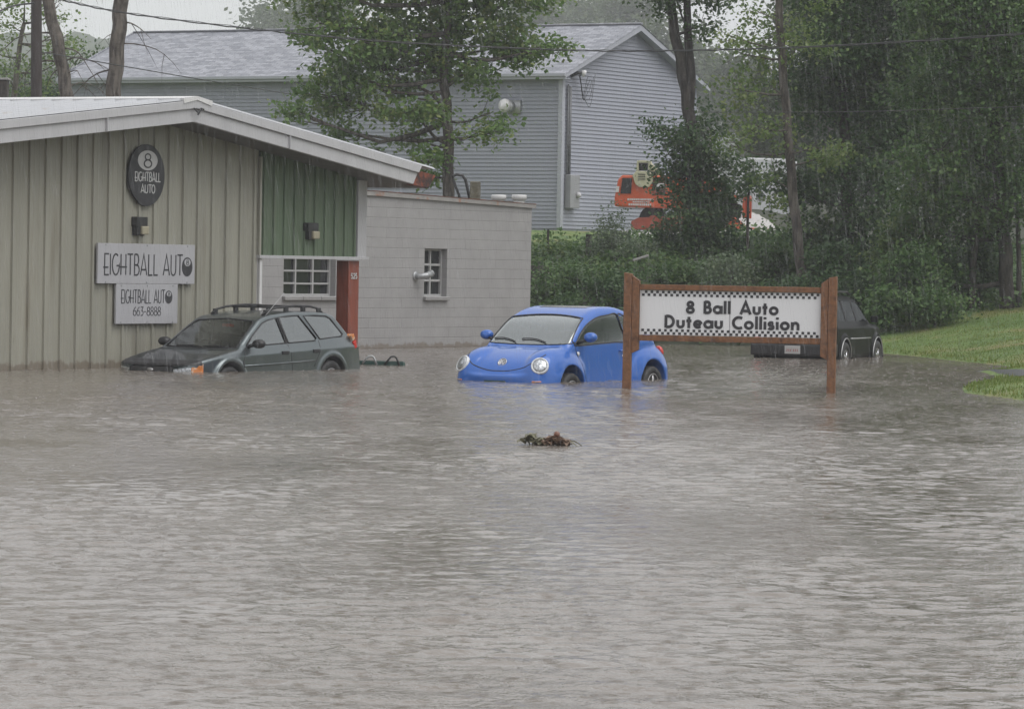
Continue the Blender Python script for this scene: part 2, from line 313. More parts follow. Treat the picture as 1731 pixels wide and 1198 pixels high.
# water
WSLOPE = .092
wm, t, b = nodes('muddy_rain_water'); L = t.links
b.inputs['IOR'].default_value = 1.33; b.inputs['Roughness'].default_value = .07
tc = N(t, 'ShaderNodeTexCoord'); n1 = N(t, 'ShaderNodeTexNoise', Scale=.25, Detail=3.0); L.new(tc.outputs['Object'], n1.inputs['Vector'])
cr = N(t, 'ShaderNodeValToRGB'); e = cr.color_ramp.elements; e[0].position = .3; e[0].color = (.155, .132, .110, 1); e[1].position = .7; e[1].color = (.19, .165, .140, 1); L.new(n1.outputs[0], cr.inputs[0]); L.new(cr.outputs[0], b.inputs['Base Color'])
mpa = N(t, 'ShaderNodeMapping'); mpa.inputs['Scale'].default_value = (2.4, 1.0, 1); L.new(tc.outputs['Object'], mpa.inputs[0])
w1 = N(t, 'ShaderNodeTexNoise', Scale=2.0, Detail=5.0, Roughness=.62, Distortion=.2); L.new(mpa.outputs[0], w1.inputs['Vector'])
w2 = N(t, 'ShaderNodeTexNoise', Scale=14.0, Detail=3.0, Roughness=.6); L.new(mpa.outputs[0], w2.inputs['Vector'])
vo = N(t, 'ShaderNodeTexVoronoi', Scale=7.0); L.new(tc.outputs['Object'], vo.inputs['Vector'])
rg = N(t, 'ShaderNodeMath', operation='MULTIPLY'); rg.inputs[1].default_value = 75.0; L.new(vo.outputs['Distance'], rg.inputs[0])
sn = N(t, 'ShaderNodeMath', operation='SINE'); L.new(rg.outputs[0], sn.inputs[0])
fo = N(t, 'ShaderNodeMapRange'); fo.inputs[1].default_value = .05; fo.inputs[2].default_value = .45; fo.inputs[3].default_value = 1; fo.inputs[4].default_value = 0; L.new(vo.outputs['Distance'], fo.inputs[0])
rs = N(t, 'ShaderNodeMath', operation='MULTIPLY'); L.new(sn.outputs[0], rs.inputs[0]); L.new(fo.outputs[0], rs.inputs[1])
pa = N(t, 'ShaderNodeTexNoise', Scale=.5, Detail=5.0, Roughness=.65, Distortion=.5); mpp = N(t, 'ShaderNodeMapping'); mpp.inputs['Scale'].default_value = (1.0, .45, 1); L.new(tc.outputs['Object'], mpp.inputs[0]); L.new(mpp.outputs[0], pa.inputs['Vector'])
ps = N(t, 'ShaderNodeMapRange'); ps.inputs[1].default_value = .41; ps.inputs[2].default_value = .53; ps.inputs[3].default_value = .40; ps.inputs[4].default_value = 1.0; L.new(pa.outputs[0], ps.inputs[0])
b1 = N(t, 'ShaderNodeBump', Strength=1.0, Distance=.012); L.new(w1.outputs[0], b1.inputs['Height'])
b2 = N(t, 'ShaderNodeBump', Strength=1.0, Distance=.010); L.new(w2.outputs[0], b2.inputs['Height']); L.new(b1.outputs[0], b2.inputs['Normal']); L.new(ps.outputs[0], b2.inputs['Strength']); L.new(ps.outputs[0], b1.inputs['Strength'])
b3 = N(t, 'ShaderNodeBump', Strength=1.0, Distance=.0020); L.new(rs.outputs[0], b3.inputs['Height']); L.new(b2.outputs[0], b3.inputs['Normal'])
L.new(b3.outputs[0], b.inputs['Normal'])
ry = [12.0]
while ry[-1] < 96: ry.append(ry[-1] + .016 + max(0, ry[-1] - 12) * .0011)
ry = np.concatenate([[-80, -30, 0, 8, 10.5, 11.6], ry, [97, 99, 104, 115, 150, 220]]); cu = np.linspace(-1, 1, 561)
Yg = ry[:, None] + 0 * cu[None, :]; Xg = cu[None, :] * (np.clip(Yg, 12, 96) * .165 + 1.5)
Xg = np.concatenate([np.full((len(ry), 1), -320.0), Xg[:, :1] - 12, Xg, Xg[:, -1:] + 12, np.full((len(ry), 1), 140.0)], 1); Yg = ry[:, None] + 0 * Xg
Zg = np.zeros_like(Xg); wr = np.random.default_rng(3)
for i in range(110):
    lam = .075 * (.62 / .075) ** wr.uniform(0, 1); th_ = wr.normal(0, .75) + math.pi / 2; kx, ky = 2 * math.pi / lam * math.cos(th_), 2 * math.pi / lam * math.sin(th_); sl_ = WSLOPE / math.sqrt(55.0)
    Zg += sl_ * lam / (2 * math.pi) * np.sin(kx * Xg + ky * Yg + wr.uniform(0, 6.28) + 1.2 * np.sin(.35 * Xg + wr.uniform(0, 6)) + 1.2 * np.sin(.28 * Yg + wr.uniform(0, 6)))
gust = sum(np.sin(Xg * a + p) * np.sin(Yg * b_ + q) for a, b_, p, q in ((.55, .33, 1, 2), (.9, .5, 4, .5), (1.6, .8, 2.2, 5), (.3, .2, 0, 1))) / 2
Zg *= np.clip(.78 + .42 * gust, .25, 1.3) * np.clip((Yg - 11) / 1.5, 0, 1) * np.clip((100 - Yg) / 5, 0, 1); Zg[:, [0, 1, -2, -1]] = 0; Zg -= .004
nR, nC = Xg.shape; ii = (np.arange(nR - 1)[:, None] * nC + np.arange(nC - 1)[None, :]).ravel()
tag(fast_mesh('water', np.stack([Xg, Yg, Zg], -1).reshape(-1, 3), np.stack([ii, ii + 1, ii + nC + 1, ii + nC], -1), wm, None, True), kind='structure')
# asphalt drive coming out of the water on the right
asm = mat('wet_asphalt', (.045, .046, .05), .35, .25, 5, bump=.3)
V = []; Q = []; nseg = 40
for i in range(nseg + 1):
    x = 7.9 + i * .5
    for j, yy in enumerate(np.linspace(66.6, 70.5, 9)):
        y = yy + .1 * (x - 10); V.append((x, y, max(float(ground_z(x, y)), -.05) + .012))
for i in range(nseg):
    for j in range(8): a = i * 9 + j; Q.append((a, a + 9, a + 10, a + 1))
tag(fast_mesh('driveway', V, Q, asm, None, True), kind='structure')
# grass blades on the lawns
def blades(name, n, xr, yr, hgt, mm, test=None, wd=.012):
    x = RNG.uniform(*xr, n * 3); y = RNG.uniform(*yr, n * 3); sd = interp_side(x, y); z = ground_z(x, y)
    ok = (sd > .02) & (x < y * .14 + 5); dr = np.abs(y - (68.6 + .1 * (x - 10))) < 2.1; ok &= ~(dr & (x > 7.9))
    if test is not None: ok &= test(x, y, sd)
    x, y, z = x[ok][:n], y[ok][:n], z[ok][:n]; k = len(x); a = RNG.uniform(0, 6.28, k); h = hgt * RNG.uniform(.5, 1.3, k); lx, ly = RNG.normal(0, .35, (2, k)) * h
    c, s = np.cos(a) * wd * RNG.uniform(.7, 1.5, k), np.sin(a) * wd
    V = np.stack([np.stack([x - c, y - s, z - .01], -1), np.stack([x + c, y + s, z - .01], -1), np.stack([x + lx, y + ly, z + h], -1)], 1).reshape(-1, 3)
    return tag(fast_mesh(name, V, np.arange(k * 3).reshape(-1, 3), mm, None, False, 3), kind='stuff')
grm = leafmat('grass_blades', (.09, .15, .03), (.17, .23, .05), (.32, .28, .11), .3)
o = blades('grass', 120000, (6, 19), (46, 100), .034, grm, lambda x, y, s: x > 6.4, .008); o['label'] = 'short wet lawn grass on the right bank'
# far wooded hills
hm = mat('far_woods', (.045, .06, .035), .9, .35, .08, bump=.0)
def hill(name, x0, x1, y, prof, depth):
    xs = np.linspace(x0, x1, 220); V = []; Q = []
    rw = 14
    for i, x in enumerate(xs):
        ztop = np.interp(x, [p[0] for p in prof], [p[1] for p in prof]) + .6 * math.sin(x * .41) + .5 * math.sin(x * 1.13 + 1) + RNG.uniform(-.5, .5)
        for j in range(rw):
            q = j / (rw - 1); V.append((x + RNG.uniform(-.4, .4), y + depth * q, -2 + (ztop + 2) * math.sin(q * math.pi / 2) + RNG.uniform(-.4, .4)))
    for i in range(len(xs) - 1):
        for j in range(rw - 1): a = i * rw + j; Q.append((a, a + rw, a + rw + 1, a + 1))
    return tag(fast_mesh(name, V, Q, hm, None, True), kind='structure')
k = 1500 / F
hill('hill', -260, 260, 850, [(-260, 58), (-137, 54), (-107, 54), (-93, 53), (-76, 51.5), (-60, 50), (-53, 47.5), (-41, 44), (0, 42), (55, 44), (260, 52)], 120)
# ---------------------------------------------------------------- stroke lettering
def arc(cx, cz, rx, rz, a0, a1, n=14): return [(cx + rx * math.cos(math.radians(a0 + (a1 - a0) * i / n)), cz + rz * math.sin(math.radians(a0 + (a1 - a0) * i / n))) for i in range(n + 1)]
# thin art-deco capitals, cell height 1, (width, strokes)
DECO = {
 'E': (.40, [[(.40, 1), (.08, 1), (.08, 0), (.40, 0)], [(-.02, .36), (.36, .36)]]),
 'I': (.10, [[(.05, 0), (.05, 1)]]),
 'G': (.56, [arc(.3, .5, .27, .5, 55, 360, 20) + [(.57, .44), (.36, .44)]]),
 'H': (.50, [[(.06, 0), (.06, 1)], [(.44, 0), (.44, 1)], [(-.02, .38), (.52, .38)]]),
 'T': (.42, [[(.21, 0), (.21, 1)], [(0, 1), (.42, 1)]]),
 'B': (.46, [[(.06, 1), (.06, 0)] + [(.24, 0)] + arc(.24, .24, .19, .24, -90, 90, 10) + [(.06, .48)], [(.06, 1), (.22, 1)] + arc(.22, .74, .15, .26, 90, -90, 10)]),
 'A': (.50, [[(0, 0), (.25, 1), (.50, 0)], [(.07, .26), (.43, .26)]]),
 'L': (.36, [[(.06, 1), (.06, 0), (.36, 0)]]),
 'U': (.48, [[(.05, 1), (.05, .3)] + arc(.24, .27, .19, .27, 180, 360, 12) + [(.43, 1)]]),
 'O': (.44, [arc(.22, .5, .22, .5, 0, 350, 24)]),
 'S': (.4, [[(.38, .9)] + arc(.2, .75, .18, .25, 40, 270, 12) + arc(.2, .25, .18, .25, 90, -140, 12)]),
 '6': (.42, [arc(.21, .29, .19, .29, 0, 350, 18), [(.02, .34), (.06, .6), (.2, .85), (.34, 1)]]),
 '3': (.40, [[(.05, 1), (.36, 1), (.17, .58)] + arc(.18, .29, .19, .29, 90, -130, 14)]),
 '8': (.42, [arc(.21, .26, .20, .26, 0, 350, 18), arc(.21, .76, .16, .24, 0, 350, 18)]),
 '5': (.42, [[(.38, 1), (.1, 1), (.06, .58), (.2, .62)] + arc(.19, .31, .2, .31, 85, -140, 14)]),
 '2': (.42, [arc(.21, .74, .17, .26, 170, -20, 10) + [(.04, 0), (.40, 0)]]),
 '-': (.34, [[(.04, .45), (.30, .45)]]), ' ': (.3, []),
}
# bold geometric letters, x-height .66
BOLD = {
 '8': (.54, [arc(.27, .25, .20, .19, 0, 350, 20), arc(.27, .72, .16, .17, 0, 350, 20)]),
 'B': (.52, [[(.08, 1), (.08, 0)], [(.08, .07), (.26, .07)] + arc(.26, .29, .18, .22, -90, 90, 10) + [(.08, .51)], [(.08, .93), (.24, .93)] + arc(.24, .73, .14, .2, 90, -60, 8)]),
 'a': (.60, [arc(.29, .32, .22, .25, 0, 350, 20), [(.53, 0), (.53, .64)]]),
 'l': (.18, [[(.09, 0), (.09, 1.04)]]),
 'A': (.74, [[(.06, 0), (.37, .98), (.68, 0)], [(.18, .27), (.56, .27)]]),
 'u': (.52, [[(.08, .64), (.08, .27)] + arc(.26, .27, .18, .20, 180, 360, 12) + [(.44, .64)]]),
 't': (.36, [[(.18, 0), (.18, .90)], [(.02, .58), (.34, .58)]]),
 'o': (.60, [arc(.30, .32, .22, .25, 0, 350, 20)]),
 'D': (.66, [[(.08, 0), (.08, 1)], [(.08, .07), (.22, .07)] + arc(.22, .5, .34, .43, -90, 90, 14) + [(.08, .93)]]),
 'e': (.58, [[(.10, .31), (.50, .31)], [(.51, .34)] + arc(.30, .32, .21, .25, 15, 320, 18)]),
 'C': (.66, [arc(.42, .5, .35, .43, 55, 305, 20)]),
 'i': (.18, [[(.09, 0), (.09, .64)], [(.09, .82), (.09, .99)]]),
 's': (.42, [[(.36, .52)] + arc(.21, .45, .13, .13, 30, 260, 10) + arc(.20, .19, .15, .13, 80, -160, 10)]),
 'n': (.54, [[(.08, 0), (.08, .64)], [(.09, .36)] + arc(.27, .37, .17, .20, 180, 0, 12) + [(.44, 0)]]),
 ' ': (.42, []),
}
def text_w(font, s, sp): return sum(font[c][0] + sp for c in s) - sp
def write(mb, s, font, x0, z0, h, wx, stroke, y, sp=.08, th=.004, m=0):
    """letters in local xz, left edge x0, baseline z0, total width wx"""
    k = wx / text_w(font, s, sp); x = x0; n = 0
    for c in s:
        wd, st = font[c]
        for p in st:
            n += 1; closed = len(p) > 15 and abs(p[0][0] - p[-1][0]) < .1 and abs(p[0][1] - p[-1][1]) < .1
            mb.ribbon([(x + q[0] * k, z0 + q[1] * h) for q in p], stroke, y - .0012 * (n % 3), th, m, closed)
        x += (wd + sp) * k
# ---------------------------------------------------------------- car bodies from smooth solids
def smax(a, b, k):
    h = np.clip(.5 - .5 * (b - a) / k, 0, 1); return b * (1 - h) + a * h + k * h * (1 - h)
def smin(a, b, k): return -smax(-a, -b, k)
def poly_sdf(px, pz, poly):
    d = np.full(px.shape, 1e9); ins = np.zeros(px.shape, bool); n = len(poly)
    for i in range(n):
        (ax, az), (bx, bz) = poly[i], poly[(i + 1) % n]; ex, ez = bx - ax, bz - az
        t = np.clip(((px - ax) * ex + (pz - az) * ez) / (ex * ex + ez * ez + 1e-12), 0, 1)
        d = np.minimum(d, np.hypot(px - ax - t * ex, pz - az - t * ez))
        c = ((az > pz) != (bz > pz)); xx = ax + (pz - az) * ex / (ez if abs(ez) > 1e-12 else 1e-12); ins ^= c & (px < xx)
    return np.where(ins, -d, d)
def inside(px, pz, poly): return poly_sdf(np.asarray(px, float), np.asarray(pz, float), poly) < 0
def wells(cx, cy, lab, w, base=30):
    """one label per wheel well"""
    lab[w] = base + (cx[w] > 0) * 2 + (cy[w] > 0)
WELLS = lambda b=30: {b + i: ('wheel_well', M['well'], 0) for i in range(4)}
def spline(pts, n=6, closed=True):
    """Catmull-Rom through pts"""
    P = [np.array(p, float) for p in pts]; N_ = len(P); o = []
    for i in range(N_ if closed else N_ - 1):
        if closed: a, b, c, d = P[i - 1], P[i], P[(i + 1) % N_], P[(i + 2) % N_]
        else: a, b, c, d = P[max(i - 1, 0)], P[i], P[i + 1], P[min(i + 2, N_ - 1)]
        for k in range(n):
            t = k / n; o.append(tuple(.5 * ((2 * b) + (c - a) * t + (2 * a - 5 * b + 4 * c - d) * t * t + (3 * b - a - 3 * c + d) * t ** 3)))
    if not closed: o.append(tuple(P[-1]))
    return o
class Grid:
    def __init__(s, x0, x1, y1, z0, z1, h):
        s.h = h; s.x = np.arange(x0, x1, h); s.y = np.arange(-y1, y1 + h / 2, h); s.z = np.arange(z0, z1, h)
        s.X, s.Y, s.Z = np.meshgrid(s.x, s.y, s.z, indexing='ij', sparse=True)
    def nets(s, Fv):
        """surface nets: vertices and quads of the zero level"""
        s.F = Fv = np.broadcast_to(Fv, (len(s.x), len(s.y), len(s.z))); S = Fv < 0; nx, ny, nz = Fv.shape
        acc = np.zeros((nx - 1, ny - 1, nz - 1, 3)); cnt = np.zeros((nx - 1, ny - 1, nz - 1))
        offs = [(i, j, k) for i in (0, 1) for j in (0, 1) for k in (0, 1)]
        def sub(A, o): return A[o[0]:nx - 1 + o[0], o[1]:ny - 1 + o[1], o[2]:nz - 1 + o[2]]
        for a in offs:
            for ax in range(3):
                if a[ax]: continue
                b = list(a); b[ax] = 1; fa, fb = sub(Fv, a), sub(Fv, b); m = (fa < 0) != (fb < 0); t = np.where(m, fa / np.where(m, fa - fb, 1), 0)
                for c in range(3): acc[..., c] += np.where(m, a[c] + (t if c == ax else 0), 0)
                cnt += m
        act = cnt > 0; idx = np.full(act.shape, -1); idx[act] = np.arange(act.sum()); ijk = np.argwhere(act)
        V = (ijk + acc[act] / cnt[act][:, None]) * s.h + np.array([s.x[0], s.y[0], s.z[0]]); Q = []
        for ax in range(3):
            o = [0, 0, 0]; o[ax] = 1; A = S[:nx - o[0], :ny - o[1], :nz - o[2]]; B = S[o[0]:, o[1]:, o[2]:]; e = np.argwhere(A != B); u, v = [(1, 2), (2, 0), (0, 1)][ax]
            ok = (e[:, u] > 0) & (e[:, v] > 0) & (e[:, u] < act.shape[u]) & (e[:, v] < act.shape[v]); e = e[ok]
            def g(du, dv): q = e.copy(); q[:, u] -= du; q[:, v] -= dv; return idx[q[:, 0], q[:, 1], q[:, 2]]
            q = np.stack([g(0, 0), g(1, 0), g(1, 1), g(0, 1)], -1); fl = ~A[e[:, 0], e[:, 1], e[:, 2]]; q[fl] = q[fl][:, ::-1]; Q.append(q)
        Q = np.concatenate(Q); Q = Q[(Q >= 0).all(1)]
        return V, Q
    def side(s, x, z, sg=1):
        i = (x - s.x[0]) / s.h; k = (z - s.z[0]) / s.h; i0, k0 = int(i), int(k); fi, fk = i - i0, k - k0
        c = (s.F[i0, :, k0] * (1 - fi) * (1 - fk) + s.F[i0 + 1, :, k0] * fi * (1 - fk) + s.F[i0, :, k0 + 1] * (1 - fi) * fk + s.F[i0 + 1, :, k0 + 1] * fi * fk)
        w = np.where(c < 0)[0]
        if len(w) == 0: return 0.0
        j = w[-1] if sg > 0 else w[0]; j2 = j + (1 if sg > 0 else -1); t = c[j] / (c[j] - c[j2]); return s.y[j] + (s.y[j2] - s.y[j]) * t
    def front(s, y, z, sg=1):
        j = (y - s.y[0]) / s.h; k = (z - s.z[0]) / s.h; j0, k0 = int(j), int(k); fj, fk = j - j0, k - k0
        c = (s.F[:, j0, k0] * (1 - fj) * (1 - fk) + s.F[:, j0 + 1, k0] * fj * (1 - fk) + s.F[:, j0, k0 + 1] * (1 - fj) * fk + s.F[:, j0 + 1, k0 + 1] * fj * fk)
        w = np.where(c < 0)[0]
        if len(w) == 0: return 0.0
        j = w[-1] if sg > 0 else w[0]; j2 = j + (1 if sg > 0 else -1); t = c[j] / (c[j] - c[j2]); return s.x[j] + (s.x[j2] - s.x[j]) * t
    def top(s, x, y):
        i = (x - s.x[0]) / s.h; j = (y - s.y[0]) / s.h; i0, j0 = int(i), int(j); fi, fj = i - i0, j - j0
        c = (s.F[i0, j0, :] * (1 - fi) * (1 - fj) + s.F[i0 + 1, j0, :] * fi * (1 - fj) + s.F[i0, j0 + 1, :] * (1 - fi) * fj + s.F[i0 + 1, j0 + 1, :] * fi * fj)
        w = np.where(c < 0)[0]
        if len(w) == 0: return 0.0
        j = w[-1]; t = c[j] / (c[j] - c[j + 1]); return s.z[j] + (s.z[j + 1] - s.z[j]) * t
def fnormals(V, Q):
    n = np.cross(V[Q[:, 2]] - V[Q[:, 0]], V[Q[:, 3]] - V[Q[:, 1]]); return n / (np.linalg.norm(n, axis=1)[:, None] + 1e-12)
def split_body(V, Q, labels, parts, parent):
    """labels per face; parts: label -> (name, materials, inset)"""
    fn = fnormals(V, Q); vn = np.zeros_like(V)
    for c in range(4): np.add.at(vn, Q[:, c], fn)
    vn /= (np.linalg.norm(vn, axis=1)[:, None] + 1e-9); res = {}
    for lb, (nm, ms, ins) in parts.items():
        q = Q[labels == lb]
        if len(q) == 0: continue
        u, inv = np.unique(q, return_inverse=True); vv = V[u] - vn[u] * ins
        res[lb] = fast_mesh(nm, vv, inv.reshape(q.shape), ms, parent, True)
    return res
def loop_path(g, poly, sg, off=.002, n=4, closed=True):
    P = spline(poly, n, closed) if n > 1 else list(poly); o = [(p[0], g.side(p[0], p[1], sg) + off * sg, p[1]) for p in P]
    if closed: o.append(o[0])
    return o
def wheel(parent, x, y, sg, R, rimR, wd=.19, spokes=5, rim_m='alloy'):
    mb = MB(); c = (x, y, R); ax = (0, sg, 0)
    mb.lathe([(rimR, -wd / 2), (R * .93, -wd / 2), (R, -wd / 2 + .03), (R, wd / 2 - .03), (R * .94, wd / 2), (rimR + .015, wd / 2 + .004), (rimR, wd / 2 - .01)], c, ax, 36)
    w_ = mb.build('wheel', M['rubber'], parent, True)
    mb = MB(); mb.lathe([(rimR, wd / 2 - .012), (rimR - .02, wd / 2 - .002), (rimR - .03, wd / 2 - .03), (rimR - .04, wd / 2 - .06)], c, ax, 36)
    for k in range(spokes):
        a = 2 * math.pi * k / spokes + .3; ca, sa = math.cos(a), math.sin(a)
        mb.tube([(x + ca * .03, y + sg * (wd / 2 - .012), R + sa * .03), (x + ca * (rimR - .03), y + sg * (wd / 2 - .035), R + sa * (rimR - .03))], [.035, .028], 8)
    mb.lathe([(.06, wd / 2 - .05), (.06, wd / 2 - .005), (.045, wd / 2 + .003), (.0, wd / 2 + .004)], c, ax, 20)
    mb.build('rim', M[rim_m], w_, True); return w_
def place_car(front_px, rear_px, wb, hw, zf, zr, heading):
    Pf = gnd(*front_px); Pr = gnd(*rear_px); a = heading; fx = np.array([math.cos(a), math.sin(a), 0]); ly = np.array([-math.sin(a), math.cos(a), 0])
    mid = (Pf + Pr) / 2; sg = 1 if np.dot(ly, -mid) > 0 else -1
    c = mid - ly * hw * sg; loc = (c[0], c[1], -(zf + zr) / 2)
    return loc, (0, math.atan((zf - zr) / wb), a)
# ---------------- blue rounded two-door hatchback
def beetle():
    loc, rot = place_car((968, 646), (1108, 641), 2.51, .85, .47, .40, math.radians(180 + 59.5))
    t = empty('hatchback', loc, 'rounded bright blue two-door car standing wheel-deep in flood water behind the roadside sign', 'car', None, rot)
    g = Grid(-2.15, 2.2, .99, .1, 1.6, .0165); X, Y, Z = g.X, g.Y, g.Z; aY = np.abs(Y)
    prof = spline([(2.0, .30), (2.05, .45), (2.03, .58), (1.97, .68), (1.86, .78), (1.70, .86), (1.50, .925), (1.30, .965), (1.20, .99), (1.08, 1.07), (.90, 1.205), (.70, 1.335), (.46, 1.44), (.20, 1.51), (-.10, 1.54), (-.50, 1.52), (-.92, 1.405), (-1.30, 1.20), (-1.60, 1.0), (-1.84, .78), (-1.97, .58), (-2.0, .40), (-1.98, .24), (0, .20), (1.9, .24)], 4)
    x2, z2 = np.meshgrid(g.x, g.z, indexing='ij'); P2 = poly_sdf(x2, z2, prof)[:, None, :]
    W = .735 - np.clip(Z - .95, 0, 1) ** 1.25 * .17 - np.clip(np.abs(X) - 1.2, 0, 1) ** 2 * .34
    body = smax(P2, aY - W, .13)
    # crown the hood and roof sideways
    def blob(cx, cy, cz, rx, ry, rz, p=2.4):
        q = (np.abs((X - cx) / rx) ** p + np.abs((aY - cy) / ry) ** p + np.abs((Z - cz) / rz) ** p) ** (1 / p); return (q - 1) * min(ry, rz) * .8
    ff = blob(1.30, .54, .40, .76, .33, .575); fr = blob(-1.27, .53, .40, .73, .345, .555)
    body = smin(body, ff, .018); body = smin(body, fr, .018)
    bump = np.maximum(np.maximum(Z - .60, .22 - Z), 1.3 - X); plan = X - (2.10 - .42 * (aY / .86) ** 3.2); bump = smax(smax(bump, plan, .06), aY - .84, .06); body = smin(body, bump, .035)
    bump = np.maximum(np.maximum(Z - .60, .22 - Z), 1.3 + X); plan = -X - (2.05 - .38 * (aY / .86) ** 3.2); bump = smax(smax(bump, plan, .06), aY - .83, .06); body = smin(body, bump, .035)
    # groove between bumper ledge and nose
    for cx, r in ((1.255, .40), (-1.255, .385)):
        cyl = np.maximum(np.hypot(X - cx, Z - .325) - r, .50 - aY); body = smax(body, -cyl, .012)
    # roof sunroof panel is drawn as its own part
    V, Q = g.nets(body); C = V[Q].mean(1); fn = fnormals(V, Q); cx, cy, cz = C[:, 0], C[:, 1], C[:, 2]; lab = np.zeros(len(Q), int)
    well = ((np.hypot(cx - 1.255, cz - .325) < .397) | (np.hypot(cx + 1.255, cz - .325) < .382)) & (np.abs(cy) < .845) & (cz > .1) & ~(cz < .13); wells(cx, cy, lab, well)
    ws = [(-.695, 1.03), (-.685, 1.09), (-.625, 1.35), (-.58, 1.395), (-.30, 1.425), (0, 1.435), (.30, 1.425), (.58, 1.395), (.625, 1.35), (.685, 1.09), (.695, 1.03), (.35, 1.01), (0, 1.005), (-.35, 1.01)]
    lab[(cx > .1) & (fn[:, 0] > .22) & inside(cy, cz, ws) & (cz > 1.0)] = 2
    dw = [(.98, 1.00), (.93, 1.06), (.78, 1.18), (.56, 1.30), (.25, 1.39), (-.10, 1.42), (-.37, 1.425), (-.47, 1.22), (-.56, 1.015), (-.2, 1.01), (.3, 1.005)]
    qw = [(-.60, 1.03), (-.41, 1.41), (-.62, 1.385), (-.92, 1.28), (-1.13, 1.13), (-1.15, 1.06), (-.9, 1.04)]
    for sg in (1, -1):
        side = (cy * sg > .3) & (fn[:, 1] * sg > .35); lab[side & inside(cx, cz, dw)] = 3 if sg > 0 else 5; lab[side & inside(cx, cz, qw)] = 4 if sg > 0 else 6
    rw = [(-.46, 1.0), (-.42, 1.28), (-.3, 1.36), (.3, 1.36), (.42, 1.28), (.46, 1.0)]; lab[(cx < -.9) & (fn[:, 0] < -.3) & inside(cy, cz, rw)] = 7
    door = [(.74, .30), (.86, .62), (1.0, .99), (-.57, 1.0), (-.62, .75), (-.60, .45), (-.52, .30)]
    dm = (fn[:, 1] > .4) & (cy > .3) & inside(cx, cz, door) & (lab == 0); lab[dm] = 8
    hood = [(-.66, 1.20), (-.66, .93), (-.62, .85), (-.45, .72), (-.2, .655), (0, .645), (.2, .655), (.45, .72), (.62, .85), (.66, .93), (.66, 1.2)]
    lab[(cx > 1.2) & (fn[:, 2] + fn[:, 0] > .3) & inside(cy, cz, hood) & (lab == 0) & (np.hypot(0, 0) == 0)] = 9
    sr = (np.abs(cy) < .40) & (cx < .10) & (cx > -.60) & (cz > 1.3) & (fn[:, 2] > .4) & (lab == 0); lab[sr] = 10
    gl = M['cabgl']
    split_body(V, Q, lab, {0: ('body', M['bcar'], 0), **WELLS(), 2: ('windscreen', M['windgl'], .006), 3: ('side_window', gl, .006), 4: ('quarter_window', gl, .006), 5: ('side_window', gl, .006),
        6: ('quarter_window', gl, .006), 7: ('rear_window', gl, .006), 8: ('door', M['bcar'], .0), 9: ('hood', M['bcar'], 0), 10: ('sunroof', M['darkglass'], -.004)}, t)
    # gaskets and panel gaps
    for sg in (1, -1):
        mb = MB(); mb.tube(loop_path(g, dw, sg), .011, 6); mb.tube(loop_path(g, qw, sg), .009, 6); mb.build('window_seal', M['blackpl'], t, True)
        for dp in (door[:3], door[3:]):
            mb = MB(); mb.tube(loop_path(g, dp, sg, -.001, 4, False), .006, 5); mb.build('door_seam', M['black'], t, True)
    mb = MB(); P = spline(ws, 4); mb.tube([(g.front(p[0], p[1]) + .002, p[0], p[1]) for p in P] + [(g.front(*P[0]) + .002, P[0][0], P[0][1])], .010, 6); mb.build('windscreen_seal', M['blackpl'], t, True)
    mb = MB(); P = [p for p in spline(hood[1:-1], 5, False) if p[1] < .90]; mb.tube([(g.front(p[0], p[1]) - .004, p[0], p[1]) for p in P], .009, 6); mb.build('hood_gap', M['black'], t, True)
    # lamps
    for sg in (1, -1):
        y, z = sg * .665, .735; x = g.front(y, z); nrm = np.array([.80, sg * .40, .46]); nrm /= np.linalg.norm(nrm); c = np.array([x, y, z]) - nrm * .014
        mb = MB(); mb.lathe([(.132, -.05), (.132, .020), (.124, .030), (.108, .030), (.104, .018)], c, nrm, 30, 0)
        hl = mb.build('headlight', M['lens'], t, True)
        mb = MB(); mb.lathe([(.106, .010), (.106, .030), (.07, .040), (.0, .045)], c, nrm, 30); mb.build('reflector', M['reflector'], hl, True)
        mb = MB(); pts = [(g.front(sg * q, .505) + .002, sg * q, .505) for q in np.linspace(.60, .72, 6)]; mb.tube(pts, .010, 6); mb.build('turn_signal', M['amber'], t, False, .005)
        mb = MB(); mx_, my, mz = .84, sg * .90, 1.12
        mb.lathe([(.0, -.065), (.055, -.055), (.078, -.02), (.082, .03), (.078, .05)], (0, 0, 0), (-1, 0, 0), 20)
        mb.v = [(mx_ + v[0], my + v[1] * 1.25, mz + v[2] * .92) for v in mb.v]; mir = mb.build('mirror', M['bcar'], t, True)
        mb = MB(); mb.tube([(.90, sg * .72, 1.03), (.86, sg * .84, 1.08)], .024, 8); mb.build('mirror_stalk', M['blackpl'], mir, True)
        mb = MB(); xh, zh = -.42, .87; yh = g.side(xh, zh, sg); mb.tube([(xh - .08, yh + sg * .005, zh), (xh - .06, yh + sg * .035, zh), (xh + .06, yh + sg * .035, zh + .005), (xh + .08, yh + sg * .005, zh)], .014, 8); mb.build('door_handle', M['bcar'], t, True)
        mb = MB(); yl = g.side(.92, .875, sg); mb.lathe([(.032, -.02), (.032, .012), (.0, .02)], (.92, yl, .875), (.2, sg, .1), 14); mb.build('side_marker', M['lens'], t, True)
        wheel(t, 1.255, sg * .745, sg, .302, .20); wheel(t, -1.255, sg * .745, sg, .302, .20)
        mb = MB(); xt = g.front(sg * .62, .80, -1); mb.lathe([(.09, -.03), (.09, .02), (.0, .03)], (xt, sg * .62, .80), (-.9, sg * .3, .2), 20); mb.build('tail_lamp', M['redlens'], t, True)
    mb = MB(); mb.lathe([(.020, -.02), (.020, .006), (0, .010)], (-.46, g.side(-.46, .82, 1), .79), (0, 1, 0), 12); mb.build('door_lock', M['chrome'], t, True)
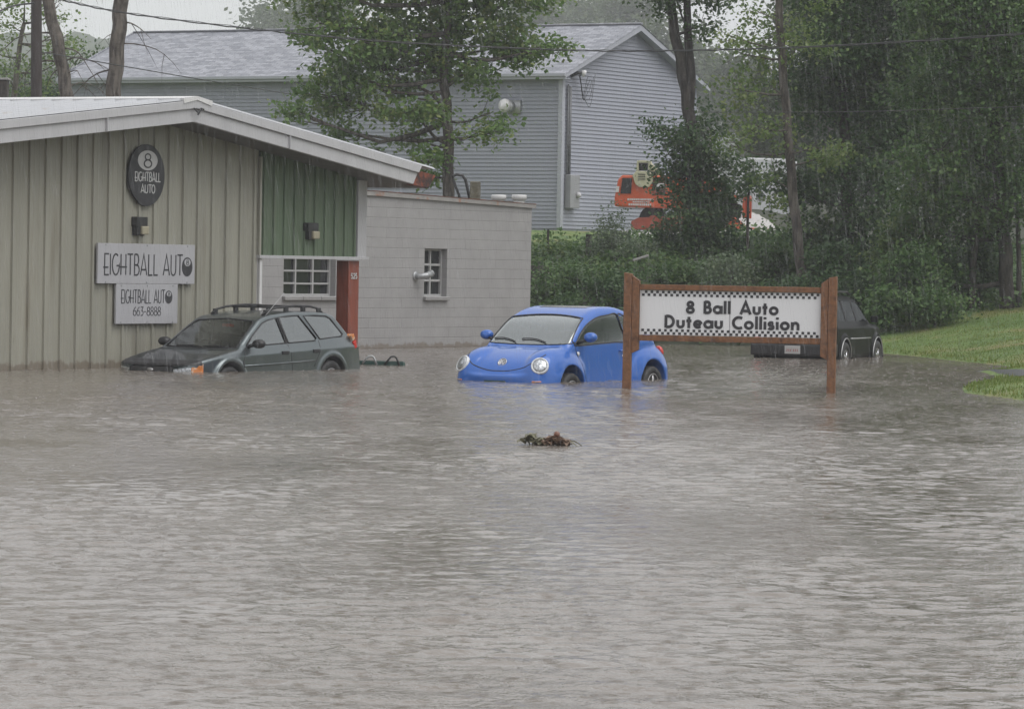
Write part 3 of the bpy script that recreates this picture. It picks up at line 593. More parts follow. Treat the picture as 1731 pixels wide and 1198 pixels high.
    # round badge with its two letters
    z = .765; x = g.front(0, z); nrm = np.array([.78, 0, .63]); nrm /= np.linalg.norm(nrm); up_ = np.array([-.63, 0, .78]); lf = np.array([0, 1.0, 0]); c = np.array([x, 0, z])
    mb = MB(); mb.lathe([(.072, -.012), (.072, .012), (.063, .014), (.061, .008), (.0, .008)], c, nrm, 26); em = mb.build('badge', M['alloy'], t, True)
    mb = MB((c, lf * 1.0, -nrm, up_))
    for p in ([(-.034, .044), (0, .006), (.034, .044)], [(-.050, .020), (-.026, -.042), (0, -.002), (.026, -.042), (.050, .020)]): mb.ribbon(p, .010, -.016, .006)
    mb.build('badge_letters', M['chrome'], em)
    for y0, y1 in ((.30, -.14), (-.22, -.62)):   # wipers
        mb = MB(); pts = []
        for k in range(6):
            y = y0 + (y1 - y0) * k / 5; z = 1.045 + .05 * math.sin(k / 5 * 2.2); pts.append((g.front(y, z) + .016, y, z))
        mb.tube(pts, .009, 6); mb.build('wiper', M['blackpl'], t, True)
    mb = MB(); mb.box((g.front(0, .52) + .004, .0, .46), (.012, .36, .10)); mb.build('number_plate', M['gpaint'], t)
    mb = MB()
    for y in (.34, -.34):
        mb.box((.10, y, .55), (.50, .48, .16), ry=-.1); mb.box((-.20, y, .85), (.14, .46, .62), ry=-.25); mb.box((-.30, y, 1.22), (.10, .26, .18), ry=-.2)
    mb.box((-.78, 0, .85), (.14, 1.1, .55), ry=-.3); s_ = mb.build('seats', M['seat'], t, False, .03)
    mb = MB(); mb.box((.85, 0, .90), (.60, 1.30, .16)); mb.build('dashboard', M['black'], t, False, .04)
    mb = MB(); mb.lathe([(.19, -.014), (.19, .014)], (.42, .34, .96), (-.9, 0, .4), 20); mb.build('steering_wheel', M['black'], t, True)
    return t
# ---------------- dark green estate car
def wagon():
    loc, rot = place_car((391, 628), (562, 624.2), 2.65, .84, .555, .49, math.radians(180 + 56.5))
    t = empty('estate_car', loc, 'dark green estate car with roof rails, flooded to its headlights by the steel wall', 'car', None, rot)
    g = Grid(-2.5, 2.4, .99, .1, 1.6, .0165); X, Y, Z = g.X, g.Y, g.Z; aY = np.abs(Y)
    prof = [(2.22, .30), (2.27, .45), (2.26, .58), (2.19, .655), (2.12, .695), (1.9, .745), (1.5, .815), (1.20, .86), (1.08, .875), (1.00, .90), (.68, 1.115), (.34, 1.315), (.20, 1.36), (-.05, 1.395), (-.6, 1.425), (-1.1, 1.415), (-1.46, 1.385), (-1.62, 1.345), (-1.84, 1.14), (-2.02, .96), (-2.16, .92), (-2.22, .70), (-2.26, .45), (-2.24, .28), (-1.0, .21), (1.0, .21)]
    x2, z2 = np.meshgrid(g.x, g.z, indexing='ij'); P2 = poly_sdf(x2, z2, prof)[:, None, :]
    belt = .92 - .030 * (X - .8)
    W = .845 - .085 * np.clip((Z - .80 + .02 * X) / .16, 0, 1) - .06 * np.clip((.5 - Z) / .3, 0, 1) ** 2 - np.clip(Z - belt, 0, 1) * .30 - np.clip(X - 1.2, 0, 2) ** 2 * .16 - np.clip(-X - 1.4, 0, 2) ** 2 * .15
    body = smax(P2, aY - W, .055)
    plan = X - (2.29 - .30 * (aY / .84) ** 2.6); body = smax(body, plan, .05)
    for cx in (1.325, -1.325):   # flared arches
        fl = np.maximum(np.hypot(X - cx, Z - .33) - .425, aY - .858); fl = np.maximum(fl, .55 - aY); fl = np.maximum(fl, .1 - Z); body = smin(body, fl, .05)
        body = smax(body, -np.maximum(np.hypot(X - cx, Z - .34) - .365, .52 - aY), .012)
    rk = np.maximum(np.maximum(np.maximum(Z - .44, .2 - Z), aY - .862), np.abs(X) - .95); body = smin(body, rk, .02)   # rocker cladding
    sc = np.maximum(np.maximum(np.abs(X - 1.55) - .34, aY - .20), Z - (.915 + (1.55 - X) * .10)); 
    V, Q = g.nets(body); C = V[Q].mean(1); fn = fnormals(V, Q); cx, cy, cz = C[:, 0], C[:, 1], C[:, 2]; lab = np.zeros(len(Q), int)
    zw = .955 - .022 * (cx - .8)
    lab[(cz > .76 - .02 * (cx)) & (fn[:, 1] > .1) & (cy > .4) & (cx < 1.1)] = 12   # the paler upper flank that catches the sky is smoother paint above the crease
    lab[(lab == 12)] = 0
    lab[(cz < .435) & (np.abs(cy) > .5)] = 11
    well = ((np.hypot(np.abs(cx) - 1.325, cz - .34) < .361)) & (np.abs(cy) < .862) & (cz > .13); wells(cx, cy, lab, well)
    ws = [(-.69, .905), (-.59, 1.255), (-.53, 1.30), (0, 1.33), (.53, 1.30), (.59, 1.255), (.69, .905), (.35, .893), (0, .89), (-.35, .893)]
    lab[(cx > .1) & (fn[:, 0] > .25) & inside(cy, cz, ws) & (cz > .88)] = 2
    w1_ = [(.84, .925), (.60, 1.09), (.30, 1.265), (.14, 1.31), (-.09, 1.34), (-.20, .945)]; w2_ = [(-.25, .945), (-.13, 1.345), (-.40, 1.36), (-.68, 1.363), (-1.01, .995), (-.96, .96)]
    w3_ = [(-1.10, .98), (-.81, 1.355), (-1.1, 1.352), (-1.40, 1.335), (-1.50, 1.295), (-1.76, 1.04), (-1.71, 1.005)]
    for sg in (1, -1):
        side = (cy * sg > .3) & (fn[:, 1] * sg > .35)
        for k, wq in enumerate((w1_, w2_, w3_)): lab[side & inside(cx, cz, wq)] = 3 + k + (3 if sg < 0 else 0)
    rw = [(-.60, .98), (-.52, 1.28), (.52, 1.28), (.60, .98)]; lab[(cx < -1.45) & (fn[:, 0] < -.3) & inside(cy, cz, rw)] = 9
    hood = [(-.70, 1.2), (-.72, .9), (-.70, .72), (-.60, .665), (0, .655), (.60, .665), (.70, .72), (.72, .9), (.70, 1.2)]
    hm_ = (cx > 1.05) & (fn[:, 2] > .35) & (np.abs(cy) < .71) & (lab == 0); lab[hm_] = 10
    d1 = [(1.0, .44), (1.0, .70), (.88, .92), (-.20, .95), (-.26, .44)]; d2 = [(-.28, .44), (-.22, .95), (-1.04, .97), (-1.05, .82), (-.86, .55), (-.84, .44)]
    for k, dq in enumerate((d1, d2)): lab[(fn[:, 1] > .3) & (cy > .3) & inside(cx, cz, dq) & (lab == 0)] = 13 + k
    lab[(cx > 2.0) & (np.abs(cy) < .42) & (cz > .45) & (cz < .655) & (fn[:, 0] > .4)] = 15; lab[(cx > 1.93) & (cz > .45) & (np.abs(cy) < .80) & (lab != 15) & ~((np.abs(cy) > .42) & (cz < .675))] = 16
    gl = M['cabgl']; gc = M['gcar']
    split_body(V, Q, lab, {0: ('body', gc, 0), **WELLS(), 2: ('windscreen', M['clearwind'], .005), 3: ('side_window', gl, .005), 4: ('side_window', gl, .005), 5: ('rear_quarter_window', gl, .005),
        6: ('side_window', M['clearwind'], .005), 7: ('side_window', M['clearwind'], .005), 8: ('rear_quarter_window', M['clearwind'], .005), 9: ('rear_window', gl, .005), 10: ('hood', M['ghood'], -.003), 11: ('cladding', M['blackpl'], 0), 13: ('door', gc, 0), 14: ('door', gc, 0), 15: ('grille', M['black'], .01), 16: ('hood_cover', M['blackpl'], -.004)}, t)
    for sg in (1, -1):
        mb = MB()
        for wq in (w1_, w2_, w3_): mb.tube(loop_path(g, wq, sg, .001, 1), .012, 6)
        mb.tube([(p[0], g.side(p[0], p[1], sg) + sg * .002, p[1]) for p in [(-.145, 1.35), (-.225, .945)]], .024, 6)
        mb.build('window_seal', M['blackpl'], t, True)
        for dp in ([(1.0, .46), (1.0, .70), (.88, .91)], [(-.27, .46), (-.215, .93)], [(-.84, .56), (-1.00, .80), (-1.05, .96)]):
            mb = MB(); mb.tube(loop_path(g, dp, sg, -.001, 3, False), .006, 5); mb.build('door_seam', M['black'], t, True)
        mb = MB(); P = [(1.0, .63), (.4, .632), (-.2, .64), (-.84, .65)]; mb.tube([(p[0], g.side(p[0], p[1], sg) + sg * .004, p[1]) for p in P if abs(p[0]) < .9 or p[0] > .9], [.016] * 4, 6); mb.build('side_moulding', M['gcar'], t, True)
        # lamps: clear headlight with an amber corner
        ys = np.linspace(.44, .80, 12)
        def strip(name, ya, yb, m_, par=None):
            mb = MB(); n = 8; za, zb_ = .53, .69
            rows = []
            for k in range(n + 1):
                y = ya + (yb - ya) * k / n; rows.append([(g.front(sg * y, z_) + .006, sg * y, z_) for z_ in (za + .02 * (1 - y / .8), (za + zb_) / 2, zb_ - .03 * max(0, (.6 - y)) / .2)])
            for k in range(n):
                for j in (0, 1): mb.face([rows[k][j], rows[k + 1][j], rows[k + 1][j + 1], rows[k][j + 1]])
            return mb.build(name, m_, par or t, True)
        strip('headlight', .43, .685, M['reflector']); strip('turn_signal', .69, .765, M['amber'])
        mb = MB(); mx_, my, mz = .74, sg * .93, .965
        mb.lathe([(.0, -.07), (.06, -.06), (.085, -.02), (.088, .04), (.082, .055)], (0, 0, 0), (-1, 0, 0), 20); mb.v = [(mx_ + v[0], my + v[1] * 1.25, mz + v[2] * .80) for v in mb.v]
        mir = mb.build('mirror', M['blackpl'], t, True); mb = MB(); mb.tube([(.80, sg * .78, .92), (.76, sg * .86, .95)], .03, 8); mb.build('mirror_stalk', M['blackpl'], mir, True)
        for xh in (-.08, -.90):
            yh = g.side(xh, .80, sg); mb = MB(); mb.box((xh, yh + sg * .004, .80), (.18, .03, .055)); mb.build('door_handle', M['blackpl'], t, False, .008)
        # roof rail with three feet
        rl = MB(); zz = lambda x: g.top(x, sg * .50); P = [(.08, zz(.08) + .01), (-.02, zz(-.02) + .06), (-.3, zz(-.3) + .085), (-.8, zz(-.8) + .09), (-1.2, zz(-1.2) + .085), (-1.42, zz(-1.42) + .06), (-1.52, zz(-1.52) + .005)]
        rl.tube([(p[0], sg * .50, p[1]) for p in P], .019, 8); ra = rl.build('roof_rail', M['blackpl'], t, True)
        for xx in (-.02, -.55, -1.0, -1.42):
            mb = MB(); mb.box((xx, sg * .50, zz(xx) + .03), (.09, .045, .09)); mb.build('rail_foot', M['blackpl'], ra, False, .01)
        wheel(t, 1.325, sg * .74, sg, .318, .20); wheel(t, -1.325, sg * .74, sg, .318, .20)
        xt = g.front(sg * .70, .80, -1)
        def tail(name, za, zb_, m_):
            mb = MB(); mb.box((-1.99 - (.95 - (za + zb_) / 2) * .5, sg * .725, (za + zb_) / 2), (.085, .13, zb_ - za), ry=.42); mb.build(name, m_, t, False, .012)
        tail('tail_turn_signal', .93, 1.03, M['amber']); tail('tail_lamp', .80, .928, M['redlens'])
    mb = MB(); P = ws; mb.tube([(g.front(p[0], p[1]) + .001, p[0], p[1]) for p in P] + [(g.front(*P[0]), P[0][0], P[0][1])], .012, 6); mb.build('windscreen_seal', M['blackpl'], t, True)
    for xx in (-.45, -1.1):
        mb = MB(); mb.tube([(xx, -.50, g.top(xx, .5) + .075), (xx, .50, g.top(xx, .5) + .075)], .016, 6); mb.build('roof_crossbar', M['blackpl'], t, True)
    mb = MB(); P = [(g.front(y, .672) - .0, y, .675) for y in np.linspace(-.62, .62, 20)]; mb.tube(P, .008, 5)
    for sg in (1, -1): mb.tube([(x, sg * .71, g.top(x, sg * .71) - .001) for x in np.linspace(1.12, 2.0, 12)], .006, 5)
    mb.build('hood_gap', M['black'], t, True)
    mb = MB(); zc = .60; mb.lathe([(.0, -.01), (.03, .0), (.03, .008), (0, .012)], (0, 0, 0), (1, 0, 0), 20); xe = g.front(0, zc); mb.v = [(xe + .012 + v[0], v[1] * 2, zc + v[2]) for v in mb.v]; mb.build('badge', M['alloy'], t, True)
    mb = MB(); mb.tube([(.10, .56, g.top(.08, .5) - .02), (-.34, .62, g.top(0, .5) + .34)], [.006, .003], 5); mb.build('aerial', M['trim'], t, True)
    for y0, y1 in ((.50, .04), (.02, -.48)):
        mb = MB(); pts = [(g.front(y0 + (y1 - y0) * k / 5, .91 + .02 * math.sin(k * .6)) + .016, y0 + (y1 - y0) * k / 5, .91 + .02 * math.sin(k * .6)) for k in range(6)]; mb.tube(pts, .009, 6); mb.build('wiper', M['blackpl'], t, True)
    mb = MB()
    for y in (.36, -.36):
        mb.box((.0, y, .52), (.50, .50, .16)); mb.box((-.32, y, .80), (.14, .48, .56), ry=-.25); mb.box((-.42, y, 1.17), (.09, .26, .17), ry=-.2); mb.box((-1.30, y, 1.10), (.09, .26, .14), ry=-.2)
    mb.box((-1.22, 0, .80), (.14, 1.2, .5), ry=-.25); mb.build('seats', M['seat'], t, False, .03)
    mb = MB(); mb.box((.78, 0, .78), (.44, 1.36, .17)); mb.build('dashboard', M['black'], t, False, .04)
    mb = MB(); mb.lathe([(.19, -.014), (.19, .014)], (.46, .36, .88), (-.9, 0, .4), 20); mb.build('steering_wheel', M['black'], t, True)
    mb = MB(); mb.box((.30, 0, 1.22), (.03, .22, .05)); mb.build('inside_mirror', M['redlens'], t, False, .01)
    return t
# ---------------- black off-roader seen from behind
def suv():
    a = math.radians(71); P = gnd(1425, 606); R = np.array([math.sin(a), -math.cos(a), 0]); Fx = np.array([math.cos(a), math.sin(a), 0])
    c = P - R * .80 + Fx * 1.25; loc = (c[0], c[1], -.42)
    t = empty('off_roader', loc, 'black off-road car parked nose away behind the right post of the white sign', 'car', None, (0, 0, a))
    g = Grid(-2.2, 2.4, .99, .15, 1.8, .02); X, Y, Z = g.X, g.Y, g.Z; aY = np.abs(Y)
    prof = [(2.05, .45), (2.12, .60), (2.10, .86), (2.0, .97), (1.6, 1.05), (1.02, 1.10), (.90, 1.12), (.45, 1.50), (.32, 1.58), (0, 1.625), (-.8, 1.64), (-1.60, 1.61), (-1.72, 1.55), (-1.85, 1.10), (-1.90, .95), (-1.92, .55), (-1.85, .42), (0, .36)]
    x2, z2 = np.meshgrid(g.x, g.z, indexing='ij'); P2 = poly_sdf(x2, z2, prof)[:, None, :]
    W = .83 - np.clip(Z - 1.0, 0, 1) * .36 - np.clip(X - 1.3, 0, 2) ** 2 * .2; body = smax(P2, aY - W, .13)
    bp_ = np.maximum(np.maximum(np.abs(Z - .58) - .11, np.abs(X + 1.93) - .12), aY - .84); body = smin(body, bp_, .02)
    for cx in (1.30, -1.25):
        fl = np.maximum(np.maximum(np.hypot(X - cx, Z - .40) - .48, aY - .865), .5 - aY); body = smin(body, np.maximum(fl, .3 - Z), .03); body = smax(body, -np.maximum(np.hypot(X - cx, Z - .40) - .41, .5 - aY), .012)
    V, Q = g.nets(body); C = V[Q].mean(1); fn = fnormals(V, Q); cx, cy, cz = C.T; lab = np.zeros(len(Q), int)
    wells(cx, cy, lab, ((np.hypot(cx - 1.3, cz - .4) < .406) | (np.hypot(cx + 1.25, cz - .4) < .406)) & (np.abs(cy) < .858))
    w1_ = [(.80, 1.14), (.42, 1.46), (-.10, 1.53), (-.12, 1.14)]; w2_ = [(-.20, 1.14), (-.18, 1.53), (-.86, 1.54), (-.90, 1.14)]; w3_ = [(-1.0, 1.14), (-.96, 1.54), (-1.55, 1.52), (-1.66, 1.16)]
    for sg in (1, -1):
        for k, wq in enumerate((w1_, w2_, w3_)): lab[(cy * sg > .3) & (fn[:, 1] * sg > .35) & inside(cx, cz, wq)] = 3 + k + (3 if sg < 0 else 0)
    lab[(cx < -1.6) & (fn[:, 0] < -.4) & inside(cy, cz, [(-.62, 1.12), (-.55, 1.52), (.55, 1.52), (.62, 1.12)])] = 9
    lab[(cx > .4) & (fn[:, 0] > .3) & inside(cy, cz, [(-.66, 1.14), (-.55, 1.50), (.55, 1.50), (.66, 1.14)])] = 2
    lab[(cx < -1.8) & (cz < .69) & (cz > .46)] = 10
    gl = M['darkgl']
    split_body(V, Q, lab, {0: ('body', M['kcar'], 0), **WELLS(), 2: ('windscreen', gl, .005), 3: ('side_window', gl, .005), 4: ('side_window', gl, .005), 5: ('rear_quarter_window', gl, .005), 6: ('side_window', gl, .005), 7: ('side_window', gl, .005), 8: ('rear_quarter_window', gl, .005), 9: ('rear_window', gl, .005), 10: ('rear_bumper', M['blackpl'], 0)}, t)
    for sg in (1, -1):
        for xx in (1.30, -1.25): wheel(t, xx, sg * .76, sg, .37, .23, .22, 6, 'chrome')
        mb = MB(); mb.tube([(x, g.side(x, .80, sg) + sg * .006, .80) for x in (.80, .3, -.3, -.78)], .014, 6); mb.build('side_moulding', M['alloy'], t, True)
        for cxx in (1.30, -1.25):
            mb = MB(); mb.tube([(cxx + .415 * math.cos(b_), sg * .866, .40 + .415 * math.sin(b_)) for b_ in np.linspace(.1, math.pi - .1, 16)], .012, 6); mb.build('arch_trim', M['alloy'], t, True)
        mb = MB(); mb.box((.80, sg * .90, 1.17), (.08, .15, .13)); mb.build('mirror', M['kcar'], t, False, .03)
        mb = MB(); mb.box((-1.885, sg * .74, .93), (.07, .13, .30)); mb.build('tail_lamp', M['redlens'], t, False, .02)
        mb = MB(); mb.tube([(.2, sg * .52, 1.66), (.1, sg * .52, 1.70), (-1.3, sg * .52, 1.71), (-1.4, sg * .52, 1.66)], .018, 6); mb.build('roof_rail', M['blackpl'], t, True)
    mb = MB(); mb.box((-2.055, .0, .585), (.012, .31, .155)); pl = mb.build('number_plate', M['skinw'], t, False, .004)
    mb = MB()
    for k in range(6): mb.box((-2.064, -.10 + .037 * k + (.02 if k > 2 else 0), .575), (.004, .014, .05), rx=.15 * (k % 2))
    mb.build('plate_characters', M['platered'], pl)
    mb = MB()
    for y in (.36, -.36): mb.box((.0, y, .75), (.5, .5, .2)); mb.box((-.3, y, 1.05), (.14, .48, .6), ry=-.2); mb.box((-.40, y, 1.42), (.09, .26, .16))
    mb.box((-1.1, 0, 1.05), (.14, 1.2, .55), ry=-.2); mb.build('seats', M['black'], t, False, .03)
    return t
beetle(); wagon(); suv()
# ---------------------------------------------------------------- steel shop building with open bay
ROT = (0, 0, TH)
P0 = gnd(0, 625); ft = lambda u, v, o=0.0: onplane(u, v, P0 - E2 * o, E1)
TA = 3.90
def zsof(t): return 3.90 - (.124 * (t - TA) if t > TA else .103 * (TA - t))
shop = empty('steel_shop_building', P0, 'ribbed beige steel auto shop building with shallow gable roof and open bay', 'building', None, ROT)
def ribbed(name, t0, t1, zb, m_, pitch=.405):
    mb = MB(); t = t0; prof = []
    off = (math.floor(t0 / pitch) + .62) * pitch - .0
    while off < t1:
        for dt, dy in ((-.060, 0), (-.030, .0), (-.022, -.034), (.018, -.034), (.028, 0), (.10, 0), (.13, -.006), (.16, 0), (.235, 0), (.255, -.006), (.275, 0)):
            x = off + dt
            if t0 < x < t1: prof.append((x, dy))
        off += pitch
    prof = [(t0, 0)] + prof + [(t1, 0)]
    for (a, ya), (b_, yb) in zip(prof[:-1], prof[1:]):
        segs = 1
        mb.face([(a, ya, zb), (b_, yb, zb), (b_, yb, zsof(b_)), (a, ya, zsof(a))])
    mb.face([(t1, .02, zb), (t0, .02, zb), (t0, .02, zsof(t0)), (t1, .02, zsof(t1))])
    return mb.build(name, m_, shop)
ribbed('wall', -7.0, 6.86, -.9, M['beige']); ribbed('green_panel', 6.92, 9.84, 1.80, M['green'], .31)
mb = MB(); mb.box((-7.0 + 6.93, 5.0, 1.2), (13.8, .1, 4.2)); mb.box((6.84, 2.5, .85), (.08, 4.9, 3.5)); mb.box((-7, 2.5, 1.0), (.08, 4.9, 3.8)); mb.build('back_wall', M['beige'], shop)
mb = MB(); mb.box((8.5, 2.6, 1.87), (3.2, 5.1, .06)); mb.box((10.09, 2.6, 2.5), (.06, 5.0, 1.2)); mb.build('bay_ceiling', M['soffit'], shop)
mb = MB(); mb.box((8.52, -.03, 1.775), (3.36, .09, .055)); mb.build('lintel', M['trim'], shop, False, .006)
mb = MB(); mb.box((10.0, -.02, 2.45), (.28, .06, 1.34)); mb.build('corner_trim', M['trim'], shop, False, .006)
mb = MB(); mb.box((6.93, -.01, .45), (.07, .05, 2.6)); mb.build('door_frame', M['white'], shop)
mb = MB(); mb.box((6.87, -.03, 2.6), (.05, .05, 1.66)); mb.build('seam_trim', M['beige'], shop)
mb = MB(); mb.box((9.83, .125, .42), (.33, .25, 2.63)); post = mb.build('wooden_post', M['redwood'], shop, False, .008)
mb = MB(); write(mb, '525', DECO, 9.73, 1.43, .085, .19, .018, -.010, .12, .008); mb.build('house_number', M['letw'], post)
# roof
mb = MB(); y0, y1 = -.74, 13.0; tl, tr = -7.4, 11.05; H_ = .335
zl, zr = zsof(tl), zsof(tr)
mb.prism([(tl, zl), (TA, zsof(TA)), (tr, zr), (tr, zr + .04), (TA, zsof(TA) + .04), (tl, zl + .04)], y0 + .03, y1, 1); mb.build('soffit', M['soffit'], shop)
mb = MB(); mb.prism([(tl, zl - .012), (TA, zsof(TA) - .012), (10.48, zsof(10.48) - .012), (10.62, zsof(10.62) + .20), (TA, zsof(TA) + .20), (tl, zl + .20)], y0 - .03, y0 + .03, 1)
mb.prism([(tl, zl + .203), (TA, zsof(TA) + .203), (10.60, zsof(10.6) + .203), (10.70, zsof(10.7) + H_), (TA, zsof(TA) + H_), (tl, zl + H_)], y0 - .07, y0 + .03, 1)
fa = mb.build('fascia', M['trim'], shop, False, .008)
mb = MB()
for tt in (1.55, 6.6, -3.0): mb.box((tt, y0 - .048, zsof(tt) + .10), (.02, .04, .215))
mb.build('fascia_joint', M['trim'], fa)
mb = MB(); mb.prism([(10.50, zsof(10.5) - .02), (11.0, zsof(11.0) + .0), (11.22, zsof(11.22) + .25), (10.64, zsof(10.64) + .25)], y0 - .02, y0 + .14, 1); mb.prism([(11.02, zsof(11) + .03), (11.16, zsof(11.1) + .22), (11.04, zsof(11.1) + .22), (10.94, zsof(11) + .03)], y0 + .14, y1, 1)
mb.build('rusty_gutter', M['rust'], shop)
mb = MB()
def rooftop(ta, tb):
    y = y0 - .04; prof = []
    while y < y1:
        prof += [(y, .0), (y + .03, .035), (y + .07, .035), (y + .10, .0), (y + .32, .0)]; y += .42
    for (a, za), (b_, zb) in zip(prof[:-1], prof[1:]):
        mb.face([(ta, a, zsof(ta) + H_ + .012 + za), (tb, a, zsof(tb) + H_ + .012 + za), (tb, b_, zsof(tb) + H_ + .012 + zb), (ta, b_, zsof(ta) + H_ + .012 + zb)])
rooftop(tl - .1, TA); rooftop(TA, tr + .12); roof = mb.build('roof', M['roofm'], shop)
mb = MB(); mb.prism([(TA - .38, zsof(TA - .38) + H_ + .055), (TA, zsof(TA) + H_ + .062), (TA + .42, zsof(TA + .42) + H_ + .055), (TA + .42, zsof(TA + .42) + H_ + .02), (TA + .40, zsof(TA + .4) + H_ - .03), (TA, zsof(TA) + H_ - .0), (TA - .36, zsof(TA - .36) + H_ - .03)], y0 - .085, y1, 1); mb.build('ridge_cap', M['white'], roof)
mb = MB(); tb_, zb_ = ft(331, 189, .77); mb.tube([(tb_ - .12, y0 - .08, zb_ + .05), (tb_ - .05, y0 - .12, zb_ - .03), (tb_ + .02, y0 - .12, zb_ + .05), (tb_ + .12, y0 - .10, zb_ + .04)], .014, 6); mb.tube([(tb_ - .04, y0 - .10, zb_ - .05), (tb_ + .06, y0 - .10, zb_ + .05)], .014, 6); mb.build('bracket', M['black'], shop, True)
# wall lamps
def wall_lamp(u0, u1, v0, v1, label):
    ta, za = ft(u0, v1); tb, zb = ft(u1, v0); w_ = tb - ta; h_ = zb - za; o = empty('wall_lamp', P0 + E1 * (ta + w_ / 2) + UPZ * (za + h_ / 2), label, 'lamp', 'lamps on the steel wall', ROT)
    mb = MB(); mb.box((-.02, -.05, h_ * .25), (w_ * .9, .12, h_ * .5)); mb.box((-w_ * .32, -.05, -h_ * .22), (w_ * .26, .12, h_ * .5)); mb.box((0, -.015, 0), (w_ * .95, .03, h_)); mb.build('housing', M['black'], o, False, .01)
    mb = MB(); mb.box((w_ * .12, -.08, -h_ * .22), (w_ * .55, .12, h_ * .46)); mb.build('lamp_lens', mat('cream_lens', (.36, .33, .24), .3, .1, 6), o, False, .02)
wall_lamp(222, 243, 367, 398, 'dark wall lamp with cream lens between the round sign and the large grey sign'); wall_lamp(512, 532, 377, 405, 'dark wall lamp with cream lens on the green panel above the open bay')
# round black sign
tc_, zc_ = 3.60, 3.035; o = empty('round_sign', P0 + E1 * tc_ + UPZ * zc_, 'round black eight ball sign high on the beige ribbed wall under the gable', 'sign', None, ROT)
poly = []
for k in range(72):
    a = 2 * math.pi * k / 72; r = .49
    if 3.60 < a < 4.28: r = .49 - .022 * (1 if 3.66 < a < 4.2 else .5)
    poly.append((r * 1.0 * math.cos(a), r * math.sin(a)))
mb = MB(); mb.prism(poly, -.075, -.04, 1); mb.build('sign_disc', M['ink'], o)
mb = MB(); mb.prism([(.02 + .265 * math.cos(2 * math.pi * k / 48), .235 + .158 * math.sin(2 * math.pi * k / 48)) for k in range(48)], -.079, -.074, 1); mb.build('white_spot', M['letw'], o)
mb = MB(); mb.ribbon(arc(.02, .235 + .055, .075, .048, 0, 350, 22), .020, -.085, .005, 0, True); mb.ribbon(arc(.02, .235 - .052, .10, .060, 0, 350, 22), .022, -.0865, .005, 0, True); mb.build('figure_eight', M['ink'], o)
mb = MB(); write(mb, 'EIGHTBALL', DECO, -.33, -.095, .14, .70, .019, -.082, .06); write(mb, 'AUTO', DECO, -.16, -.28, .13, .38, .019, -.082, .06); mb.build('lettering', M['letw'], o)
def flat_sign(u0, v0, u1, v1, label, lines, u_=None):
    ta, zt = ft(u0, v0); tb, zb = ft(u1, v1); c = ((ta + tb) / 2, (zt + zb) / 2); o = empty('wall_sign', P0 + E1 * c[0] + UPZ * c[1], label, 'sign', None, ROT)
    mb = MB(); mb.box((0, -.06, 0), (tb - ta, .035, zt - zb)); mb.build('sign_panel', M['panel'], o, False, .004)
    mb = MB()
    for sx in (-.42, 0, .42):
        for sz in (-.46, .46): mb.lathe([(.012, 0), (.012, .006), (0, .008)], (sx * (tb - ta), -.078, sz * (zt - zb)), (0, -1, 0), 8)
    mb.build('screws', M['galv'], o)
    mb = MB(); mw = MB()
    for (s, ua, va, ub, vb, ball) in lines:   # va top, vb bottom of the caps
        t1, z1 = ft(ua, vb); t2, z2 = ft(ub, va); h_ = z2 - z1
        write(mb, s, DECO, t1 - c[0], z1 - c[1], h_, t2 - t1, h_ * (.075 if h_ > .2 else .085), -.081, .07)
        if ball:
            t3, z3 = ft(ball[0], ball[3]); t4, z4 = ft(ball[2], ball[1]); cx, cz, rx, rz = (t3 + t4) / 2 - c[0], (z3 + z4) / 2 - c[1], (t4 - t3) / 2, (z4 - z3) / 2
            mb.prism([(cx + rx * math.cos(2 * math.pi * k / 32), cz + rz * math.sin(2 * math.pi * k / 32)) for k in range(32)], -.083, -.078, 1)
            mw.prism([(cx + rx * .60 * math.cos(2 * math.pi * k / 24), cz + rz * .45 + rz * .38 * math.sin(2 * math.pi * k / 24)) for k in range(24)], -.086, -.082, 1)
            mb.ribbon(arc(cx, cz + rz * .60, rx * .20, rz * .11, 0, 350, 12), rz * .06, -.0895, .003, 0, True); mb.ribbon(arc(cx, cz + rz * .34, rx * .25, rz * .13, 0, 350, 12), rz * .06, -.0905, .003, 0, True)
    mb.build('lettering', M['ink'], o)
    if mw.v: mw.build('ball_spot', M['panel'], o)
flat_sign(159, 410.5, 322, 480, 'large grey sign reading EIGHTBALL AUTO on the beige ribbed wall', [('EIGHTBALL AUT', 168, 431, 302, 464, (300.5, 435, 318.5, 467))])
flat_sign(190, 479.5, 293, 546.5, 'small grey sign with phone number 663-8888 hung below the larger grey sign', [('EIGHTBALL AUT', 197.5, 490, 272, 512, (272, 491, 284.5, 513)), ('663-8888', 218, 518.5, 265, 533, None)])
# ---------------------------------------------------------------- grey block building
B0 = gnd(650, 588); bt = lambda u, v: onplane(u, v, B0, E1)
bm, t, b = nodes('painted_block'); L = t.links; tc = N(t, 'ShaderNodeTexCoord'); sp = N(t, 'ShaderNodeSeparateXYZ'); L.new(tc.outputs['Object'], sp.inputs[0])
ad = N(t, 'ShaderNodeMath', operation='ADD'); L.new(sp.outputs[0], ad.inputs[0]); L.new(sp.outputs[1], ad.inputs[1]); cb = N(t, 'ShaderNodeCombineXYZ'); L.new(ad.outputs[0], cb.inputs[0]); L.new(sp.outputs[2], cb.inputs[1])
wn = N(t, 'ShaderNodeTexNoise', Scale=1.3, Detail=2.0); L.new(tc.outputs['Object'], wn.inputs['Vector']); wv = N(t, 'ShaderNodeVectorMath', operation='SCALE'); wv.inputs['Scale'].default_value = .012; L.new(wn.outputs['Color'], wv.inputs[0]); wa = N(t, 'ShaderNodeVectorMath', operation='ADD'); L.new(cb.outputs[0], wa.inputs[0]); L.new(wv.outputs[0], wa.inputs[1])
